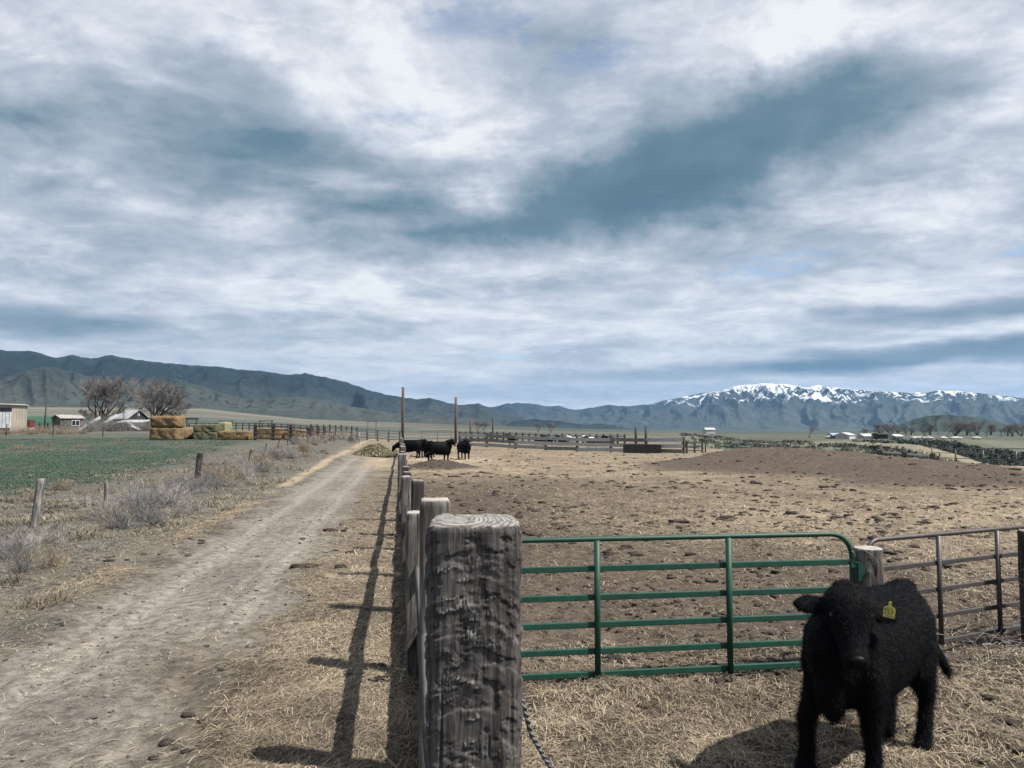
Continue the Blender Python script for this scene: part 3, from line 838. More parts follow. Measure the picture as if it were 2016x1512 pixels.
# ------------------------------------------------------------------ feed fence running away along the road
fence = thing('feed_fence', 'weathered tie feed fence with low kick boards running between dirt road and corral', 'fence', (0, 0, 0))
rng_ = random.Random(4)
tie_var = [tie_mesh('post', w_, d_, 1.5, 48, np.concatenate([np.linspace(-.1, 1.2, 18), np.linspace(1.22, 1.5, 14)]), 40 + i, .005, m_, 7, 5) for i, (w_, d_, m_) in enumerate(((.19, .17, M_TIE), (.15, .17, M_TIE_DARK), (.14, .18, M_TIE), (.16, .15, M_TIE_DARK), (.13, .16, M_TIE)))]
posts = []
px_fix = {4.9: (859, 1.74, 0), 7.0: (817, 1.45, 2), 9.2: (821, 1.55, 1), 11.6: (802, 1.50, 2)}
ds = [4.9, 7.0, 9.2, 11.6] + [11.6 + 2.3 * k for k in range(1, 28)]
for i, dd in enumerate(ds):
    if dd in px_fix:
        pxx, hh, vi = px_fix[dd]; x = (pxx - 1008) / F * dd; y = dd
    else:
        x, y = fxy(rng_.uniform(-.05, .05), dd / FT[1]); hh = rng_.uniform(1.38, 1.62); vi = rng_.randrange(5)
    z = Hs(x, y)
    p = add('post', tie_var[vi], fence, (x, y, z), FENCE_ANG + rng_.uniform(-.06, .06))
    p.scale = (1, 1, hh / 1.5); p.rotation_euler[0] = rng_.uniform(-.015, .015); p.rotation_euler[1] = rng_.uniform(-.015, .015)
    posts.append((x, y, z, hh))
    if dd == 4.9: p['label'] = 'broad grey post with squared pale top'
ts = [2.0] + [p_[1] / FT[1] for p_ in posts]
for k in range(len(ts) - 1):
    # kick board and neck rail of each span
    (ax_, ay_), (bx_, by_) = fxy(-.13, ts[k] + .09), fxy(-.13, ts[k + 1] - .09)
    az_, bz_ = Hs(ax_, ay_), Hs(bx_, by_)
    if k > 0:
        MB().bar((ax_, ay_, az_ + .225 + rng_.uniform(-.02, .02)), (bx_, by_, bz_ + .225 + rng_.uniform(-.02, .02)), .045, .45).build('kick_board', M_TIE_DARK, fence)
    (ax_, ay_), (bx_, by_) = fxy(-.09, ts[k] - .05), fxy(-.09, ts[k + 1] + .05)
    za = az_ + .89 + rng_.uniform(-.02, .02); zb2 = bz_ + .89 + rng_.uniform(-.02, .02); rr_ = rng_.uniform(.055, .066)
    mid = (Vector((ax_, ay_, za)) + Vector((bx_, by_, zb2))) / 2 + Vector((rng_.uniform(-.02, .02), 0, rng_.uniform(-.03, .02)))
    MB().tube([(ax_, ay_, za), mid, (bx_, by_, zb2)], [rr_, rr_ * .95, rr_], 9).build('neck_rail', M_TIE_DARK, fence, True)
mb = MB(); a = ray(797, 1282, 6.86); b = ray(829, 1232, 6.9); mb.bar(a, b, .03, .045); mb.build('stake', M_RAIL_DARK, fence)

# ------------------------------------------------------------------ green tube gate
GD = Vector((.9897, .1435, 0)); GN = Vector((.1435, -.9897, 0))
gate = thing('tube_gate', 'green painted six rail tubular steel gate with rounded corners between timber posts', 'gate', (1.9, 6.87, 0))
O = Vector((0, 0, 0))
xl, xr = -2.375, 1.185
zs_ = [1.255, 1.005, .762, .531, .309, .115]
def gp(k, z, off=0.0): return GD * k + Vector((0, 0, z)) + GN * off
corner = .20
arc_r = [gp(xr - corner + corner * math.sin(a), 1.255 - corner + corner * math.cos(a)) for a in np.linspace(0, math.pi / 2, 8)]
arc_l = [gp(xl + corner - corner * math.sin(a), 1.255 - corner + corner * math.cos(a)) for a in np.linspace(math.pi / 2, 0, 8)]
MB().tube([gp(xl, .09)] + arc_l + arc_r + [gp(xr, .09)], .0225, 12).build('outer_frame', M_GREEN, gate, True)


def round_bar(p, q, w, h, rr=.25):
    """square tube with softened edges"""
    p = Vector(p); q = Vector(q); d = (q - p).normalized(); up = Vector((0, 0, 1)); sd = d.cross(up).normalized(); u2 = sd.cross(d)
    pr = []
    for cx_, cy_ in ((1, 1), (-1, 1), (-1, -1), (1, -1)):
        ks = ((1, 0), (.7, .7), (0, 1)) if cx_ * cy_ > 0 else ((0, 1), (.7, .7), (1, 0))
        for kx, ky in ks:
            pr.append((cx_ * (w / 2) * (1 - rr + rr * kx), cy_ * (h / 2) * (1 - rr + rr * ky)))
    n = len(pr)
    V = [e + sd * a + u2 * b for e in (p, q) for a, b in pr]
    mb = MB(); mb.raw(V, [(i, (i + 1) % n, n + (i + 1) % n, n + i) for i in range(n)] + [tuple(reversed(range(n))), tuple(range(n, 2 * n))])
    return mb


for z in zs_[1:]:
    round_bar(gp(xl + .02, z), gp(xr - .02, z), .036, .050).build('rail', M_GREEN, gate)
for k in (-1.187, 0.0):
    MB().tube([gp(k, .08, .030), gp(k, 1.245, .030)], .027, 12).build('upright', M_GREEN, gate, True)
for z in (1.0, .30):
    mb = MB(); mb.tube([gp(xl - .10, z - .06), gp(xl - .10, z + .06)], .02, 8); mb.bar(gp(xl - .10, z), gp(xl + .02, z), .02, .03); mb.build('hinge', M_GREEN, gate)
mb = MB(); mb.bar(gp(xr - .03, .99, .03), gp(xr + .16, .96, .03), .02, .055); mb.bar(gp(xr + .06, 1.0, .045), gp(xr + .06, .84, .045), .03, .06); mb.build('latch', M_GREEN, gate)

# latch post with bolt
lp_x, lp_y = 3.245, 7.10
latch = thing('latch_post', 'cracked grey round timber post where green gate meets brown gate', 'post', (lp_x, lp_y, 0))
add('timber', tie_mesh('timber', .235, .22, 1.13, 72, np.concatenate([np.linspace(-.1, .6, 20), np.linspace(.62, 1.125, 60)]), 77, .007, M_TIE, 3.2, 10), latch)
mb = MB(); mb.tube([(-.045, -.112, .93), (-.045, -.14, .93)], .012, 8); mb.tube([(-.045, -.118, .93), (-.045, -.126, .93)], .022, 8); mb.build('bolt', M_GALV, latch)
mb = MB(); mb.tube([(-.20 + .06 * math.cos(a), -.06 - .03 * math.sin(a * 2), 1.0 + .11 * math.sin(a)) for a in np.linspace(-1.5, 3.4, 24)], .0035, 5)
mb.tube([(-.17, -.09, 1.10), (-.10, -.13, 1.125), (.0, -.12, 1.06), (.06, -.125, .95)], .003, 5); mb.build('tie_wire', M_GALV, latch)

# brown gate going off to the right
bg = thing('brown_gate', 'dark brown five rail tubular gate receding behind the foreground calf', 'gate', (4.17, 7.65, 0))
BD = Vector((.82, .39, 0)).normalized(); BN = Vector((BD.y, -BD.x, 0))
bl, br_ = -.975, 2.05
def bp(k, z, off=0.0): return BD * k + Vector((0, 0, z)) + BN * off
ca = .16
arc_l = [bp(bl + ca - ca * math.sin(a), 1.165 - ca + ca * math.cos(a)) for a in np.linspace(math.pi / 2, 0, 8)]
arc_r = [bp(br_ - ca + ca * math.sin(a), 1.165 - ca + ca * math.cos(a)) for a in np.linspace(0, math.pi / 2, 8)]
MB().tube([bp(bl, .1)] + arc_l + arc_r + [bp(br_, .1)], .022, 10).build('outer_frame', M_BROWN, bg, True)
for z in (.89, .635, .377, .13):
    round_bar(bp(bl + .02, z), bp(br_ - .02, z), .032, .042).build('rail', M_BROWN, bg)
for k in (0.0, .908, 1.6):
    MB().tube([bp(k, .11, .028), bp(k, 1.155, .028)], .023, 10).build('upright', M_BROWN, bg, True)

end_post = add('corner_post', tie_mesh('corner_post', .23, .22, 1.17, 64, np.concatenate([np.linspace(-.1, .6, 16), np.linspace(.62, 1.17, 40)]), 93, .006, M_TIE_DARK, 4.5, 8), None, (5.28, 7.88, Hs(5.28, 7.88)), -.2)
tag(end_post, 'dark timber post in front of the far end of the brown gate', 'post')
r3 = random.Random(11)
mb = MB()
for i in range(46):
    k = r3.uniform(-.1, 1.25) if i < 36 else r3.uniform(.7, 1.3)
    base = Vector((4.17, 7.65, 0)) + BD * k + BN * r3.uniform(.05, .40)
    base.z = Hs(base.x, base.y) + r3.uniform(.0, .10)
    n_ = 7; pts = []; dr = Vector((r3.gauss(.3, 1), r3.gauss(0, .6), abs(r3.gauss(.35, .5)))).normalized()
    p = base.copy(); ln = r3.uniform(.03, .085)
    for q in range(n_ + 3):
        pts.append(p.copy()); dr = (dr + Vector((r3.gauss(0, .42), r3.gauss(0, .42), r3.gauss(-.08, .40)))).normalized(); p = p + dr * ln
        p.z = max(p.z, Hs(p.x, p.y) + .004)
    mb.tube(pts, r3.uniform(.0014, .0034), 4, False)
wt = mb.build('wire_tangle', mottled('grey_twig', (.085, .080, .078), (.27, .26, .25), 5, .7, .3), None, True)
tag(wt, 'loose tangle of thin wire and twigs at the foot of brown gate', 'wire')
mb = MB()
for i in range(5):
    a0 = r3.uniform(0, 6); pts = [(5.28 + (.15 + .04 * math.sin(q * 3)) * math.cos(a0 + q * 2.0), 7.86 + .155 * math.sin(a0 + q * 2.0) - .01, .62 + i * .05 + .10 * math.sin(q * 2.4 + i)) for q in np.linspace(0, 2.2, 14)]
    mb.tube(pts, .0028, 5)
tag(mb.build('wire_loop', M_GALV, None, True), 'pale loops of wire wound round the dark timber post', 'wire')

# ------------------------------------------------------------------ cattle
def hide_material():
    n = material('black_hide', .6, .06)
    p = n.node('ShaderNodeTexCoord').outputs['Object']
    f = n.noise(n.mapping(p, scale=(1, 1, .35)), 60, 4, .65, .6); b = n.noise(p, 4, 3, .5)
    n.put(n.b.inputs['Base Color'], n.mix(n.rng(f, .35, .7), (.0010, .0013, .0021), (.0032, .0038, .0055)))
    n.b.inputs['Sheen Weight'].default_value = .0; n.b.inputs['Sheen Roughness'].default_value = .4
    bump(n, n.m('ADD', f, b), .6, .012)
    return n.mat


M_HIDE = hide_material()
M_HAIR = mottled('black_hair', (.0010, .0014, .0024), (.0030, .0038, .0060), 30, .5, .05)
M_NOSE = mottled('wet_nose', (.002, .0024, .0036), (.004, .0045, .006), 40, .5, .10)
M_EYE = mottled('dark_eye', (.006, .005, .005), (.010, .008, .007), 10, .08, .6)


def loft(secs, n=18, expo=2.3):
    """secs: (center, tangent-free side vector, half side, half up) -> closed tube"""
    V = []; C = [Vector(q[0]) for q in secs]; m = len(secs)
    for i, (c, sd, a, b) in enumerate(secs):
        c = Vector(c); t = (C[min(i + 1, m - 1)] - C[max(i - 1, 0)]).normalized()
        sd = Vector(sd); sd = (sd - t * sd.dot(t)).normalized(); up = sd.cross(t).normalized()
        for j in range(n):
            th = 2 * math.pi * j / n; cc, ss = math.cos(th), math.sin(th)
            V.append(c + sd * (a * math.copysign(abs(cc) ** (2 / expo), cc)) + up * (b * math.copysign(abs(ss) ** (2 / expo), ss)))
    Fc = [(i * n + j, i * n + (j + 1) % n, (i + 1) * n + (j + 1) % n, (i + 1) * n + j) for i in range(m - 1) for j in range(n)]
    Fc += [tuple(reversed(range(n))), tuple(range((m - 1) * n, m * n))]
    return V, Fc


def cow_mesh(name, poll, muz, feet, voxel=.014, girth=1.0, leg=1.0, ears=((-1, .0), (1, .0)), smooth=5, tail_tip=None, dewlap=True, depth=0.0):
    """y forward, x to the animal's right, withers near 1.15 m; poll/muz = head ends; feet = FR, FL, HR, HL ground points"""
    mb = MB(); X = (1, 0, 0)
    S = [(-.66, .93, .10, .12), (-.60, .92, .17, .20), (-.50, .88, .235, .265), (-.34, .84, .262, .315), (-.10, .80, .282, .350), (.12, .785, .285, .362), (.30, .785, .275, .362), (.45, .79, .250, .345), (.57, .78, .205, .300), (.66, .76, .150, .235), (.71, .74, .085, .150)]
    mb.raw(*loft([((0, y, z - depth), X, a * girth, b + depth) for y, z, a, b in S], 22, 2.35))
    # hips, shoulders
    for sx in (-1, 1):
        mb.raw(*loft([((sx * .13, -.50, 1.02), (0, 1, 0), .06, .05), ((sx * .15, -.44, .95), (0, 1, 0), .15, .09), ((sx * .155, -.40, .75), (0, 1, 0), .17, .11), ((sx * .15, -.38, .55), (0, 1, 0), .11, .08)], 14))
        mb.raw(*loft([((sx * .12, .40, 1.06), (0, 1, 0), .07, .06), ((sx * .17, .42, .92), (0, 1, 0), .14, .09), ((sx * .18, .44, .70), (0, 1, 0), .14, .10), ((sx * .17, .42, .52), (0, 1, 0), .09, .08)], 14))
    mb.raw(*loft([((0, -.66, 1.04), X, .05, .05), ((0, -.58, 1.10), X, .08, .07), ((0, -.46, 1.11), X, .09, .06), ((0, -.34, 1.08), X, .06, .05)], 12))
    # neck
    poll = Vector(poll); muz = Vector(muz); hd = (muz - poll).normalized()
    n0 = Vector((0, .40, .88)); n2 = poll - hd * .02 + Vector((0, 0, -.05)); n1 = n0.lerp(n2, .5) + Vector((0, 0, .03))
    nk = (n2 - n0); side = Vector((nk.y, -nk.x, 0))
    if side.length < .05: side = Vector((1, 0, 0))
    side.normalize()
    if side.x < 0: side = -side
    mb.raw(*loft([(n0, side, .21 * girth, .27), (n0.lerp(n1, .5), side, .175, .235), (n1, side, .15, .205), (n1.lerp(n2, .6), side, .125, .165), (n2, side, .10, .12)], 18))
    if dewlap:
        mb.raw(*loft([((0, .60, .385), X, .025, .025), ((0, .60, .43), X, .055, .065), ((0, .60, .50), X, .085, .10), ((0, .59, .60), X, .11, .13), ((0, .56, .72), X, .13, .15)], 12))
    # head
    hs = Vector((hd.y, -hd.x, 0))
    if hs.length < .05: hs = side.copy()
    hs.normalize()
    if hs.dot(side) < 0: hs = -hs
    hu = hs.cross(hd).normalized()
    if hu.dot(Vector((0, 0, 1))) < 0 and abs(hd.z) < .9: hu = -hu
    L = (muz - poll).length
    hsec = [(-.06, .085, .08, 0), (.03, .130, .115, 0), (.15, .148, .135, 0), (.32, .142, .138, -.01), (.48, .116, .122, -.015), (.66, .088, .098, -.02), (.82, .078, .080, -.02), (.94, .082, .075, -.02), (1.0, .070, .060, -.02), (1.03, .04, .035, -.02)]
    mb.raw(*loft([(poll + hd * (t * L) + hu * o_, hs, a, b) for t, a, b, o_ in hsec], 18, 2.4))
    # poll tuft
    mb.raw(*loft([(poll - hd * .035 - hs * .06, hu, .05, .05), (poll - hd * .045, hu, .06, .06), (poll - hd * .035 + hs * .06, hu, .05, .05)], 10))
    # ears
    for sgn, droop in ears:
        b0 = poll + hd * (.14 * L) + hs * (sgn * .105) - hu * .03; ed = (hs * sgn + Vector((0, 0, .10 - droop)) - hu * .15).normalized()
        fw = hd.cross(ed).normalized()
        sd = ed.cross(fw).normalized()
        mb.raw(*loft([(b0, sd, .034, .030), (b0 + ed * .05, sd, .060, .025), (b0 + ed * .10, sd, .076, .022), (b0 + ed * .15, sd, .070, .020), (b0 + ed * .20, sd, .042, .018), (b0 + ed * .225, sd, .014, .013)], 12))
    # legs
    fr, fl, hr, hl = [Vector(q) for q in feet]
    for sx, f in ((1, fr), (-1, fl)):
        sh = Vector((sx * .165, .43, .66)); el = Vector((sx * .165, .40, .52)).lerp(Vector((f.x, f.y, .52)), .30)
        kn = Vector((f.x, f.y, .31)).lerp(el, .12) + Vector((0, .015, 0)); pa = Vector((f.x, f.y - .01, .12))
        Y = (1, 0, 0)
        mb.raw(*loft([(sh, Y, .105 * leg, .13 * leg), (el, Y, .088 * leg, .108 * leg), (el.lerp(kn, .55), Y, .066 * leg, .076 * leg), (kn, Y, .060 * leg, .064 * leg), (kn.lerp(pa, .5), Y, .046 * leg, .050 * leg), (pa, Y, .049 * leg, .053 * leg), (Vector((f.x, f.y + .012, .055)), Y, .052 * leg, .060 * leg), (Vector((f.x, f.y + .025, f.z + .0)), Y, .060 * leg, .075 * leg)], 14))
    for sx, f in ((1, hr), (-1, hl)):
        hp = Vector((sx * .15, -.44, .72)); sf = Vector((sx * .165, -.36, .56)).lerp(Vector((f.x, -.36, .56)), .3)
        hk = Vector((f.x, f.y - .07, .37)); pa = Vector((f.x, f.y - .015, .12)); Y = (1, 0, 0)
        mb.raw(*loft([(hp, Y, .12 * leg, .17), (sf, Y, .10 * leg, .135), (sf.lerp(hk, .6), Y, .068 * leg, .085 * leg), (hk, Y, .052 * leg, .062 * leg), (hk.lerp(pa, .5), Y, .044 * leg, .050 * leg), (pa, Y, .048 * leg, .053 * leg), (Vector((f.x, f.y + .010, .055)), Y, .051 * leg, .060 * leg), (Vector((f.x, f.y + .022, f.z)), Y, .058 * leg, .074 * leg)], 14))
    # tail
    if tail_tip is not None:
        tt = Vector(tail_tip); a = Vector((0, -.62, 1.06)); m1 = Vector((0, -.72, .95)); m2 = m1.lerp(tt, .5) + Vector((0, -.02, 0))
        mb.raw(*loft([(a, X, .045, .045), (m1, X, .034, .034), (m2, X, .026, .026), (m2.lerp(tt, .6), X, .034, .034), (m2.lerp(tt, .85), X, .036, .036), (tt, X, .012, .012)], 10))
    me = mb.mesh('tmp', None)
    o = bpy.data.objects.new('tmp', me); COL.objects.link(o)
    r = o.modifiers.new('r', 'REMESH'); r.mode = 'VOXEL'; r.voxel_size = voxel; r.use_smooth_shade = True
    sm = o.modifiers.new('s', 'SMOOTH'); sm.factor = .5; sm.iterations = smooth
    bpy.context.view_layer.update()
    dg = bpy.context.evaluated_depsgraph_get()
    out = bpy.data.meshes.new_from_object(o.evaluated_get(dg)); out.name = name
    bpy.data.objects.remove(o); bpy.data.meshes.remove(me)
    out.materials.clear(); out.materials.append(M_HIDE)
    out.polygons.foreach_set('use_smooth', [True] * len(out.polygons)); out.update()
    return out, (poll, muz, hd, hs, hu, L)


def hair_mesh(name, body, count, seed, length=.028, width=.0024, flow=(0, -.5, -.75), longer=None):
    nv = len(body.vertices); V = np.empty(nv * 3, np.float32); body.vertices.foreach_get('co', V); V = V.reshape(-1, 3)
    N = np.empty(nv * 3, np.float32); body.vertex_normals.foreach_get('vector', N); N = N.reshape(-1, 3)
    r = np.random.RandomState(seed); idx = r.randint(0, nv, count)
    P = V[idx] + r.normal(0, .004, (count, 3)); n_ = N[idx]
    fl = np.asarray(flow)[None, :] + r.normal(0, .28, (count, 3))
    fl = fl - n_ * (fl * n_).sum(1, keepdims=True); fl /= np.linalg.norm(fl, axis=1, keepdims=True) + 1e-6
    d = fl * .82 + n_ * (.50 + .25 * r.rand(count, 1)); d /= np.linalg.norm(d, axis=1, keepdims=True)
    ln = length * (.5 + r.rand(count, 1))
    if longer is not None: ln = ln * longer(V[idx])[:, None]
    sd = np.cross(d, n_ + r.normal(0, .5, (count, 3))); sd /= np.linalg.norm(sd, axis=1, keepdims=True) + 1e-6
    tip = P + d * ln - np.array([[0, 0, 1]]) * ln * .12
    VV = np.stack([P - sd * width / 2 - n_ * .003, P + sd * width / 2 - n_ * .003, tip], 1).reshape(-1, 3)
    Fc = np.arange(count * 3).reshape(-1, 3)
    return mesh_np(name, VV, Fc, [M_HAIR], True)


def build_calf():
    loc = Vector((2.42, 5.20, 0)); th = math.radians(131)
    R = Matrix.Rotation(-th, 3, 'Z')
    def lo(x, y, z): return R @ (Vector((x, y, z)) - Vector((loc.x, loc.y, 0)))
    feet = [lo(1.865, 5.02, 0), lo(2.235, 4.83, 0), lo(2.70, 5.60, 0), lo(2.84, 5.34, 0)]
    poll = lo(2.02, 4.70, 1.235); muz = lo(1.965, 4.42, .865)
    root = thing('calf', 'shaggy black calf with yellow ear tag standing before the green gate', 'calf', (loc.x, loc.y, Hs(loc.x, loc.y)), th)
    me, (poll, muz, hd, hs, hu, L) = cow_mesh('body', poll, muz, feet, .0125, .96, 1.04, ((-1, .32), (1, .02)), 10, (-.20, -.85, .42))
    body = add('body', me, root); root.scale = (.94, .94, .94); root.location.y += .06
    hair = hair_mesh('coat', me, 95000, 3, .019, .0020, (0, -.45, -.8), lambda v: np.where(v[:, 1] > .78, .55, 1.0) + .9 * (v[:, 2] < .60) * (np.abs(v[:, 1]) > .25) + .5 * (v[:, 2] > 1.05))
    kind(add('coat', hair, root), 'stuff')
    # nose pad, eyes
    face = hd.cross(hs).normalized()
    if face.dot(R @ Vector((-.42, -.91, .2))) < 0: face = -face
    def ball(c, a, b, d_, n=12):
        m = MB(); V = []; Fc = []
        for i in range(n + 1):
            ph = math.pi * i / n
            for j in range(n):
                t = 2 * math.pi * j / n
                V.append(Vector(c) + hs * (a * math.sin(ph) * math.cos(t)) + hd * (b * math.sin(ph) * math.sin(t)) + face * (d_ * math.cos(ph)))
        Fc = [(i * n + j, (i + 1) * n + j, (i + 1) * n + (j + 1) % n, i * n + (j + 1) % n) for i in range(n) for j in range(n)]
        return m.raw(V, Fc)
    ball(muz - hd * .022 + face * .024, .052, .032, .034).build('nose', M_NOSE, root, True)
    for sg in (-1, 1):
        ball(poll + hd * (.36 * L) + hs * (sg * .108) + face * .052, .023, .020, .022).build('eye', M_EYE, root, True)
    # tuft of tail hair
    # ear tag on the animal's left ear
    yl = mottled('yellow_tag', (.33, .31, .055), (.42, .39, .09), 30, .5, .4)
    ink = mottled('tag_ink', (.012, .012, .010), (.020, .020, .016), 30, .6, .2)
    c = lo(*((ray(1751, 1214, 4.60) - Vector((loc.x, loc.y + .06, 0))) / .94 + Vector((loc.x, loc.y, 0))))
    back = R @ Vector((-.44, -.88, .10)); back.normalize()      # faces the photographer's side
    tx = Vector((0, 0, 1)).cross(back).normalized(); tz = back.cross(tx).normalized()
    ca_, sa_ = math.cos(math.radians(-7)), math.sin(math.radians(-7))
    ux = tx * ca_ + tz * sa_; uz = tz * ca_ - tx * sa_
    out = [(-.034, -.030), (-.031, -.035), (.031, -.035), (.034, -.030), (.034, .020), (.030, .027), (.013, .036), (.010, .042), (.009, .060), (.004, .066), (-.004, .066), (-.009, .060), (-.010, .042), (-.013, .036), (-.030, .027), (-.034, .020)]
    mb = MB(); n_ = len(out)
    V = [c + ux * a + uz * b + back * e for e in (0, .003) for a, b in out]
    mb.raw(V, [tuple(reversed(range(n_))), tuple(range(n_, 2 * n_))] + [(i, (i + 1) % n_, n_ + (i + 1) % n_, n_ + i) for i in range(n_)])
    tg = mb.build('ear_tag', yl, root)
    tg['label'] = 'yellow plastic ear tag hand lettered J23'
    M = Matrix((( ux.x, uz.x, back.x, 0), (ux.y, uz.y, back.y, 0), (ux.z, uz.z, back.z, 0), (0, 0, 0, 1)))
    def write(txt, size, x, y, sx=1.0):
        cu = bpy.data.curves.new('lettering', 'FONT'); cu.body = txt; cu.size = size; cu.align_x = 'CENTER'; cu.align_y = 'CENTER'; cu.extrude = .0004; cu.resolution_u = 2
        cu.space_character = 1.05
        t_ = bpy.data.objects.new('tmp', cu); COL.objects.link(t_); bpy.context.view_layer.update()
        m2 = bpy.data.meshes.new_from_object(t_.evaluated_get(bpy.context.evaluated_depsgraph_get())); bpy.data.objects.remove(t_)
        m2.transform(Matrix.Diagonal((sx, 1, 1, 1))); m2.transform(Matrix.Translation((x, y, .0036))); m2.transform(M); m2.transform(Matrix.Translation(c))
        m2.name = 'lettering'; m2.materials.clear(); m2.materials.append(ink)
        add('lettering', m2, tg)
    MB().bar(c + ux * -.032 + uz * .0155 + back * .0036, c + ux * -.012 + uz * .0155 + back * .0036, .0010, .0036, uz).build('lettering', ink, tg)
    write('J23', .042, 0, .002, .88); write('FB8 7H 8', .011, .008, -.026, 1.1)
    mb = MB(); pts = [(-.020 + .004 * i, .024 + .003 * (i % 2)) for i in range(10)]
    for a, b in zip(pts[:-1], pts[1:]):
        mb.bar(c + ux * a[0] + uz * a[1] + back * .0036, c + ux * b[0] + uz * b[1] + back * .0036, .0016, .0010)
    mb.build('lettering', ink, tg)
    MB().tube([c + uz * .055 - back * .012, c + uz * .055 + back * .006], .008, 8).build('tag_button', yl, tg)


build_calf()

_std = [(.17, .42, 0), (-.17, .42, 0), (.16, -.50, 0), (-.16, -.42, 0)]
cow_side = cow_mesh('body', (.05, .84, 1.30), (.22, 1.14, 1.06), _std, .028, 1.12, 1.05, tail_tip=(0, -.72, .45), depth=.03, smooth=4)[0]
cow_look = cow_mesh('body', (.18, .72, 1.22), (.45, .88, .93), [(.15, .50, 0), (-.17, .36, 0), (.16, -.42, 0), (-.16, -.56, 0)], .028, 1.12, 1.05, tail_tip=(0, -.72, .45), depth=.03, smooth=4)[0]
cow_feed = cow_mesh('body', (0, .98, .78), (0, 1.16, .44), _std, .028, 1.14, 1.05, tail_tip=(0, -.72, .42), depth=.03, smooth=4)[0]


def put_cow(me, px, Y, ang, sc, label):
    p = at(px, Y)
    o = thing('cow', label, 'cow', p, math.radians(ang), 'black cattle at the feed fence')
    add('body', me, o); o.scale = (sc, sc, sc)
    return o


put_cow(cow_feed, 808, 58.5, 85, 1.22, 'black cow with lowered head reaching through feed fence for hay')
put_cow(cow_feed, 833, 61.5, 18, 1.24, 'large black cow standing end on behind the feeding cow')
put_cow(cow_feed, 846, 60.5, 20, 1.14, 'black cow mostly hidden between two other cows')
c_ = put_cow(cow_look, 864, 52.0, -72, 1.17, 'black cow standing broadside on straw with white mark on muzzle')
MB().box((.40, .86, .95), (.50, .93, 1.0)).build('muzzle_mark', mottled('white_mark', (.5, .5, .48), (.6, .6, .58)), c_)
put_cow(cow_look, 913, 57.0, -150, 1.15, 'black cow facing the photographer beside a tall brown pole')

# ------------------------------------------------------------------ corral fences, poles, bales, sheds, trees
RR = random.Random(21)


def rail_fence(name, label, cat, p0, p1, npost, h, rails, pmat, rmat, post_w=.16, rail_h=.12, rail_t=.045, tube=False, sub=True, wob=.02, side=1, post_part='post', rail_part='rail', zfun=None, group=None, mats=None):
    """p0, p1 (x, y); rails = heights above ground; every post and rail a part"""
    o = Vector((p0[0], p0[1], Hs(p0[0], p0[1])))
    root = thing(name, label, cat, o, 0, group)
    P = []
    for i in range(npost):
        f = i / (npost - 1); x = p0[0] + (p1[0] - p0[0]) * f; y = p0[1] + (p1[1] - p0[1]) * f
        P.append(Vector((x, y, Hs(x, y))) - o)
    d = (P[-1] - P[0]).normalized(); nrm = Vector((d.y, -d.x, 0)) * side
    if nrm.y > 0: nrm = -nrm
    for i, p in enumerate(P):
        hh = h * RR.uniform(.96, 1.06)
        mb = MB()
        if tube: mb.tube([p - Vector((0, 0, .05)), p + Vector((0, 0, hh))], post_w / 2, 7)
        else: mb.bar(p - Vector((0, 0, .05)), p + Vector((RR.uniform(-.02, .02), 0, hh)), post_w, post_w, (d.x, d.y, 0))
        mb.build(post_part, pmat, root, tube)
    step = 1 if sub else npost - 1
    for z in rails:
        for i in range(0, npost - 1, step):
            a = P[i] + nrm * (post_w / 2 + rail_t / 2 + .003) + Vector((0, 0, z + RR.uniform(-wob, wob))); b = P[i + step] + nrm * (post_w / 2 + rail_t / 2 + .003) + Vector((0, 0, z + RR.uniform(-wob, wob)))
            a2 = a.lerp(b, .004); b2 = a.lerp(b, .996)
            mb = MB()
            if tube: mb.tube([a2, b2], rail_t / 2, 6)
            else: mb.bar(a2, b2, rail_t, rail_h)
            mb.build(rail_part, RR.choice(mats) if mats else rmat, root, tube)
    return root


def xy(px, Y):
    p = at(px, Y); return (p.x, p.y)


M_B2 = wood_material('pale_board', (.250, .255, .260), (.350, .352, .352), (.440, .435, .430), .6, .3)
M_B3 = wood_material('blue_grey_board', (.190, .205, .220), (.280, .292, .304), (.350, .358, .364), .6, .3)
# far plank fence across the pen
rail_fence('plank_fence', 'long grey wide plank fence across the back of the corral', 'fence', xy(905, 84), xy(1346, 70), 8, 1.42, (.24, .70, 1.20), M_RAIL_DARK, M_BOARD, .22, .34, .05, mats=[M_BOARD, M_B2, M_B3, M_B2], wob=.04)
# steel panels between the poles
rail_fence('panel_gate', 'dark steel pipe panel gate between the two tall brown poles', 'gate', xy(796, 73.5), xy(890, 83), 4, 1.75, (.35, .65, .95, 1.25, 1.55, 1.75), M_STEEL, M_STEEL, .07, .05, .05, True, False, .0)
rail_fence('pipe_fence', 'pale horizontal pipe corral fence beyond the end of the dirt road', 'fence', xy(703, 112), xy(787, 104), 5, 1.55, (.35, .75, 1.15, 1.5), M_RAIL_DARK, M_B2, .16, .13, .05, mats=[M_B2, M_B3])
rail_fence('swung_gate', 'small pale tubular gate swung open at the end of dirt road', 'gate', xy(695, 99), xy(707, 84), 3, 1.35, (.2, .5, .8, 1.1, 1.35), M_GALV, M_GALV, .07, .05, .06, True, False, 0)
rail_fence('post_fence', 'dark leaning post and rail fence behind the dry weeds', 'fence', xy(612, 92), xy(702, 108), 9, 1.75, (.5, 1.0, 1.45), M_RAIL_DARK, M_RAIL_DARK, .16, .10, .05, wob=.10)
rail_fence('bale_fence', 'dark heavy plank fence with thick posts in front of stacked bales', 'fence', xy(502, 74), xy(607, 75), 4, 1.5, (.22, .62, 1.02, 1.36), M_TIE_DARK, M_RAIL_DARK, .30, .13, .05, wob=.03)
